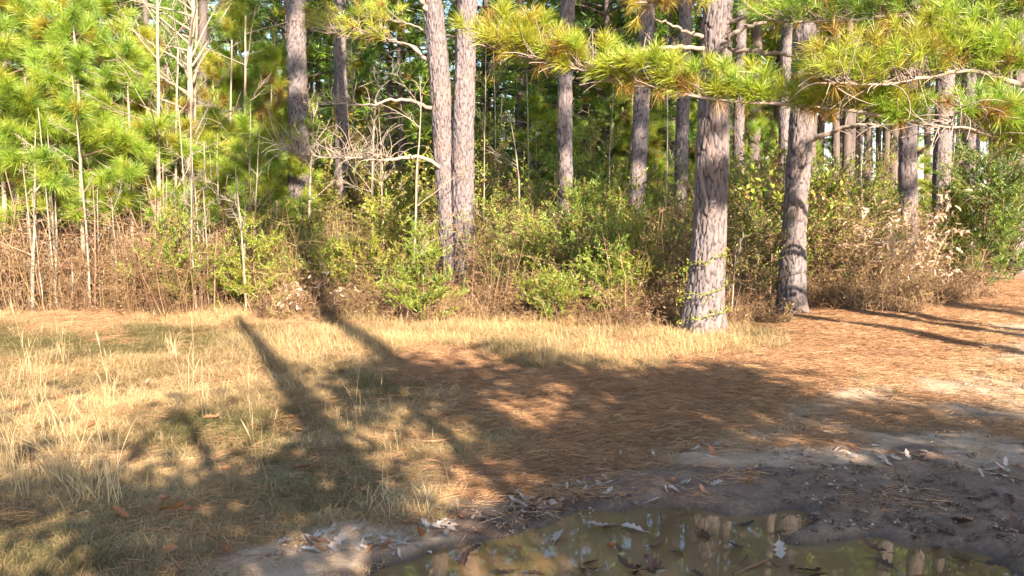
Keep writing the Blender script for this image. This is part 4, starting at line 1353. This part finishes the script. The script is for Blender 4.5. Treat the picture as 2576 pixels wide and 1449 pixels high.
rng = np.random.default_rng(61)
TAN = [tan_shrub(rng, 1.9, .9, 16, 340), tan_shrub(rng, 1.2, .7, 10, 120), tan_shrub(rng, 1.5, .7, 9, 90)]
for x, d, v, s, label in [
    (2215, 13.2, 0, .95, 'widest shrub of dry tan leaves at the edge of the pine straw'),
    (2285, 14.6, 0, 1.15, 'tall shrub of dry pinkish leaves climbing in front of the dark sided pine'),
    (2330, 14.0, 1, 1.0, 'small shrub with a few hanging tan leaves by the biggest cedar'),
    (800, 11.9, 1, .95, 'shrub with big curled tan leaves in front of the juniper bushes'),
    (770, 11.7, 1, .6, 'small sprig of curled tan leaves beside the bigger tan one'),
    (1565, 14.5, 2, 1.0, 'shrub with cream coloured dry leaves at the foot of the dark shaded pine'),
    (1935, 14.6, 2, .95, 'sparse tan leaved shrub behind the second biggest trunk'),
    (1110, 15.5, 2, .8, 'sparse brown leaved shrub left behind the twin pines'),
    (1500, 17, 1, 1.2, 'brown leaved shrub right of the slender middle pine'),
]:
    b = at(x, rowy(d), d)
    thing('dry_leaf_shrub', label, 'shrub', (b[0], b[1], float(ground_z(b[0], b[1]))), TAN[v], rng.uniform(0, 6.28), s)

# vines round the foot of the biggest trunk
vm = MB()
b = np.array(BIGT.location)
for j in range(3):
    z0 = (.25, .55, .95)[j]
    t = np.linspace(-1.9, 1.5, 12)
    P = np.stack([.27 * np.sin(t) * 1.05 + rng.normal(0, .012, 12), -.27 * np.cos(t) * 1.05 + rng.normal(0, .01, 12), z0 + .08 * t + rng.normal(0, .03, 12)], -1)
    P[:, :2] *= 1 + .25 * math.exp(-z0 / .3)
    tubes(vm, P[None], np.full((1, 12), .005), 4, .4)
    s = rng.integers(0, 11, 70)
    u = rng.uniform(0, 1, 70)[:, None]
    diamonds(vm, P[s] * (1 - u) + P[s + 1] * u + rng.normal(0, .03, (70, 3)), nrm(sph(rng, 70) + np.array([0, -.6, 0])), rng.uniform(.03, .055, 70), .022, np.clip(rng.normal(.5, .15, 70), 0, 1), rng=rng)
o = obj('creeping_vine', vm.mesh('creeping_vine', M_BROAD))
o.location = b
tag(o, 'leafy vine wound round the foot of the biggest pine trunk', 'vine')

# ------------------------------------------------------------------ tall dry grass clumps in the meadow
def stalks(rng, n, H, rad, lean):
    mb = MB()
    a = rng.uniform(0, 6.283, n)
    r = rad * rng.uniform(0, 1, n)
    B = np.stack([r * np.cos(a), r * np.sin(a), np.full(n, -.02)], -1)
    h = rng.uniform(0, 6.283, n)
    hd = np.stack([np.cos(h), np.sin(h), np.zeros(n)], -1)
    L = H * rng.uniform(.45, 1.05, n)
    ln, cv = np.abs(rng.normal(0, lean, n)), rng.normal(.1, .25, n)
    P, cur = [B], B
    for i in range(5):
        an = ln + cv * i / 4
        cur = cur + (hd * np.sin(an)[:, None] + np.array([0, 0, 1.]) * np.cos(an)[:, None]) * (L / 5)[:, None] + rng.normal(0, .006, (n, 3))
        P.append(cur)
    P = np.stack(P, 1)
    tubes(mb, P, np.linspace(1, .4, 6)[None] * rng.uniform(.0013, .0026, n)[:, None], 3, np.clip(rng.normal(.5, .25, n), 0, 1))
    s = rng.integers(0, n, n * 4)
    i0 = rng.integers(1, 5, n * 4)
    needles(mb, P[s, i0], nrm(P[s, i0 + (i0 < 5)] - P[s, i0 - 1] + rng.normal(0, .03, (n * 4, 3))), rng.uniform(.06, .18, n * 4), .0032, .1, .6, .5, 0, True, rng)
    return mb.mesh('stalks', M_STALK)


rng = np.random.default_rng(71)
def mound(rng):
    mb = grass_proto(rng, 420, .19, .003, (.3, 1.5), .16, .6, .3)
    return mb.mesh('stalks', M_STALK)


STK = [stalks(rng, 9, .8, .07, .2), stalks(rng, 24, .55, .12, .3), stalks(rng, 4, .7, .05, .12), stalks(rng, 14, .4, .1, .35), mound(rng)]
for x, y, v, s, label in [
    (60, 1270, 0, 1.0, 'tall dry grass clump with a crooked long stalk near the dark leaf'), (165, 1235, 1, 1.1, 'densest clump of pinkish dry stalks in the shaded meadow edge'), (225, 1270, 1, .95, 'spreading clump of dry stalks beside the densest one'),
    (20, 1190, 0, .9, 'thin dry stalks standing at the left edge of the meadow'), (110, 1120, 0, 1.0, 'tall crossing dry stalks behind the dark leaf'), (290, 1290, 0, .8, 'few dry stalks leaning in the shade right of the dense clumps'),
    (275, 1030, 2, .9, 'three straight pale stalks in the sunlit meadow'), (480, 1000, 2, 1.0, 'pale forked stalks in front of the first shadow band'), (520, 1060, 0, .6, 'short fan of pale stalks in front of the first shadow band'),
    (650, 1190, 2, .9, 'single tall stalk in the first shadow band'), (905, 1080, 2, .8, 'leaning pale stalk right of the second shadow band'), (815, 1050, 2, .7, 'thin stalk left of the second shadow band'),
    (60, 950, 2, 1.1, 'pale stalks rising at the far left of the sunlit meadow'), (160, 930, 0, .8, 'dry stalks in the back of the meadow before the thicket'), (430, 905, 3, .9, 'low tuft of brown seed heads in the back of the meadow'),
    (1000, 1275, 4, 1.15, 'sunlit rounded tuft of dry grass at the edge of the mud'), (290, 1310, 2, .55, 'green tinged stalks in the shade near the bottom corner'), (950, 1090, 2, .6, 'short pale stalk in the shade of the meadow'),
]:
    g = gnd(x, y)
    thing('dry_grass_clump', label, 'grass clump', (g[0], g[1], float(ground_z(g[0], g[1]))), [('stalks', STK[v])], rng.uniform(0, 6.28), s)

# ------------------------------------------------------------------ fallen leaves, one object each
def leaf_mesh(rng, tint, L=.1, W=.055, curl=.5):
    mb = MB()
    leaf_blade(mb, np.array([[-L / 2, 0, .006]]), np.array([[1., 0, 0]]), np.array([[0, 0, 1.]]), L, W, tint, curl)
    tubes(mb, np.array([[[-L / 2, 0, .006], [-L * .66, .004, .012], [-L * .8, .0, .008]]]), np.array([[.0016, .0014, .001]]), 4, tint)
    me = mb.mesh('fallen_leaf', M_LEAF)
    return me


rng = np.random.default_rng(81)
PALE = [leaf_mesh(rng, rng.uniform(.72, 1.0), .1, rng.uniform(.035, .055), rng.uniform(-.7, 1.1)) for _ in range(12)]
RUST = [leaf_mesh(rng, rng.uniform(.4, .55), .11, rng.uniform(.045, .065), rng.uniform(-.5, 1.1)) for _ in range(5)]
DARK = [leaf_mesh(rng, rng.uniform(.0, .2), .11, rng.uniform(.04, .06), rng.uniform(-.5, 1.0)) for _ in range(6)]


def put_leaf(x, y, meshes, s, label, group=None, tilt=.3, water=False, lift=0.0):
    g = gnd(x, y)
    z = float(ground_z(g[0], g[1]))
    if water: z = max(z, WATER_Z)
    o = obj('fallen_leaf', meshes[rng.integers(0, len(meshes))])
    o.location = (g[0], g[1], z + .004 + lift)
    o.rotation_euler = (rng.normal(0, tilt), rng.normal(0, tilt), rng.uniform(0, 6.28))
    o.scale = (s, s, s)
    tag(o, label, 'leaf', group)
    return o


for x, y, m, s, t, wv, label in [
    (572, 1392, RUST, 1.3, .5, 0, 'largest rust coloured oak leaf in the grass near the bottom edge'), (440, 1310, RUST, 1.4, .6, 0, 'crumpled rust leaf lying in the shaded grass'), (475, 1305, RUST, 1.1, .6, 0, 'smaller rust leaf touching the crumpled one'),
    (115, 975, DARK, 1.6, 1.2, 0, 'dark red dried leaf standing up in the sunlit meadow'), (1405, 1332, PALE, 1.15, .7, 1, 'big pale leaf tilted up out of the puddle edge'), (848, 1372, PALE, 1.1, 1.0, 0, 'yellowish pale leaf standing upright by the mud'),
    (1535, 1355, RUST, .7, .7, 1, 'small red leaf floating in the puddle'), (1965, 1368, PALE, 1.2, .5, 1, 'pale curled leaf on a dark clump in the puddle'), (1590, 1312, PALE, 1.3, .4, 1, 'long pale crumpled leaf at the waterline in the middle'), (1510, 1310, PALE, 1.1, .2, 1, 'flat dull leaf at the waterline left of the crumpled one'),
    (1478, 1276, PALE, .8, .8, 0, 'small cream leaf on the wet mud above the waterline'), (2420, 1330, DARK, 1.3, .5, 0, 'dark wet leaf on the mud bar beside the track'), (1885, 1222, RUST, .8, .5, 0, 'small orange brown leaf on the dark mud'), (760, 1195, RUST, 1.1, .4, 0, 'flat pinkish brown leaf in the shaded grass'),
    (120, 1180, RUST, .9, .5, 0, 'orange leaf under the dry stalk clumps'),
]:
    put_leaf(x, y, m, s, label, None, t, bool(wv), .01)
C1 = [(1440, 1225, 90, 24, 46, 'in the largest heap of leaves on the mud bank above the waterline'), (1330, 1250, 60, 22, 20, 'in the pebbly patch left of the largest leaf heap'), (1130, 1310, 50, 28, 26, 'in the leaf heap at the corner between grass and mud'),
      (790, 1370, 60, 30, 22, 'in the leaf patch at the foot of the grass, farthest left'), (980, 1370, 90, 22, 34, 'on the pale strip of sand along the left shore'), (1800, 1135, 70, 20, 14, 'on the pale dirt patch in the shade of the track'),
      (2130, 1130, 110, 28, 26, 'in the long drift of leaves across the track'), (1610, 1155, 50, 22, 14, 'in the small leaf heap beside the tuft on the mud'), (2520, 1190, 60, 30, 14, 'in the leaf patch at the right edge of the track'),
      (2240, 1160, 80, 24, 14, 'right of the long drift, where the sunlit dirt begins'), (1700, 1230, 160, 30, 18, 'scattered singly over the dark mud above the puddle')]
for cx_, cy_, sx, sy, n_, wh in C1:
    for _ in range(n_):
        red = rng.uniform() > .85
        put_leaf(cx_ + rng.normal(0, sx * .6), cy_ + rng.normal(0, sy * .6), RUST if red else PALE, rng.uniform(.45, .9), ('rusty ' if red else 'pale ') + 'oak leaf ' + wh, ('rusty ' if red else 'pale ') + 'oak leaves ' + wh, .28)
for _ in range(26):
    put_leaf(rng.uniform(30, 1200), rng.uniform(930, 1420), RUST, rng.uniform(.6, 1.1), 'brown oak leaf caught in the meadow grass', 'brown oak leaves in the grass', .4, False, .03)
n_d = 0
while n_d < 44:
    x, y = rng.uniform(1150, 2576), rng.uniform(1255, 1440)
    n_d += 1
    put_leaf(x, y, DARK, rng.uniform(.5, 1.2), 'dark wet leaf lying in the puddle or on its mud', 'dark wet leaves round the puddle', .3, True, .004)

# crumbs of leaf litter, bark and mud lumps
def lump(rng, s):
    d = sph(rng, 1)
    mb = MB()
    u, v_ = np.meshgrid(np.arange(7), np.arange(5), indexing='ij')
    th, ph = u * 2 * math.pi / 7, -1.3 + v_ * 2.6 / 4
    r = s * (.7 + .6 * rng.uniform(0, 1, th.shape))
    V = np.stack([r * np.cos(ph) * np.cos(th), r * np.cos(ph) * np.sin(th), r * .55 * np.sin(ph)], -1)
    i = np.arange(7)[:, None] * 5
    j = np.arange(4)[None]
    i2 = ((np.arange(7) + 1) % 7)[:, None] * 5
    mb.add(V, quads=np.stack([i + j, i2 + j, i2 + j + 1, i + j + 1], -1).reshape(-1, 4), tint=rng.uniform(0, 1))
    return mb


M_CRUMB = m_dry('litter_crumb', [(0, (.03, .022, .02)), (.35, (.09, .06, .05)), (.6, (.26, .16, .10)), (.85, (.42, .34, .28)), (1, (.58, .52, .46))], 0, inst=True)
CR = [lump(rng, .012).mesh('mud_crumb', M_CRUMB) for _ in range(3)]
def bit(rng):
    mb = MB()
    n = 9
    diamonds(mb, rng.normal(0, .03, (n, 3)) * np.array([1, 1, .12]) + np.array([0, 0, .008]), nrm(sph(rng, n, -.25, .25)), rng.uniform(.02, .06, n), rng.uniform(.008, .03, n), rng.uniform(.2, .8, n), rng=rng)
    return mb.mesh('leaf_crumb', M_CRUMB)
CR += [bit(rng) for _ in range(4)]
X, Y = fr_points(rng, 16000, 2.8, 9.5, pw=1.2)
w = zones(X, Y)
keep = rng.uniform(0, 1, len(X)) < np.clip(w[:, 4] * .7 + w[:, 3] * .4 + w[:, 5] * .25, 0, 1) * sstep(.44, .66, fbm(X * 1.7 + 3, Y * 1.7, o=3)) * 1.3
X, Y, w = X[keep], Y[keep], w[keep]
Z = ground_z(X, Y, w)
ok = Z > WATER_Z - .012
X, Y, w, Z = X[ok], Y[ok], w[ok], Z[ok]
n = len(X)
scatter('ground_debris', np.stack([X, Y, Z + .003], -1), np.stack([rng.normal(0, .2, n), rng.normal(0, .2, n), rng.uniform(0, 6.28, n)], -1), rng.uniform(.25, .75, n), np.clip(np.where(w[:, 4] + w[:, 5] > .6, rng.beta(1.2, 2.2, n), rng.uniform(.3, 1, n)), 0, 1), rng.integers(0, 7, n), CR)

# a sodden stick in the puddle
sm = MB()
pp = np.array([at(1845, 1418, 3.85), at(1900, 1400, 3.95), at(1935, 1392, 4.0), at(1960, 1398, 3.97)])
g = np.array([gnd(1845, 1418), gnd(1900, 1400), gnd(1935, 1390), gnd(1962, 1400)])
pp = np.column_stack([g, WATER_Z + np.array([.0, .012, .02, .004])])
tubes(sm, pp[None] - pp[0], np.array([[.006, .009, .008, .005]]), 6, .4, .2)
o = obj('fallen_stick', sm.mesh('fallen_stick', M_BROWN, True))
o.location = pp[0]
tag(o, 'short dark sodden stick half sunk in the puddle', 'stick')

label_gaps()
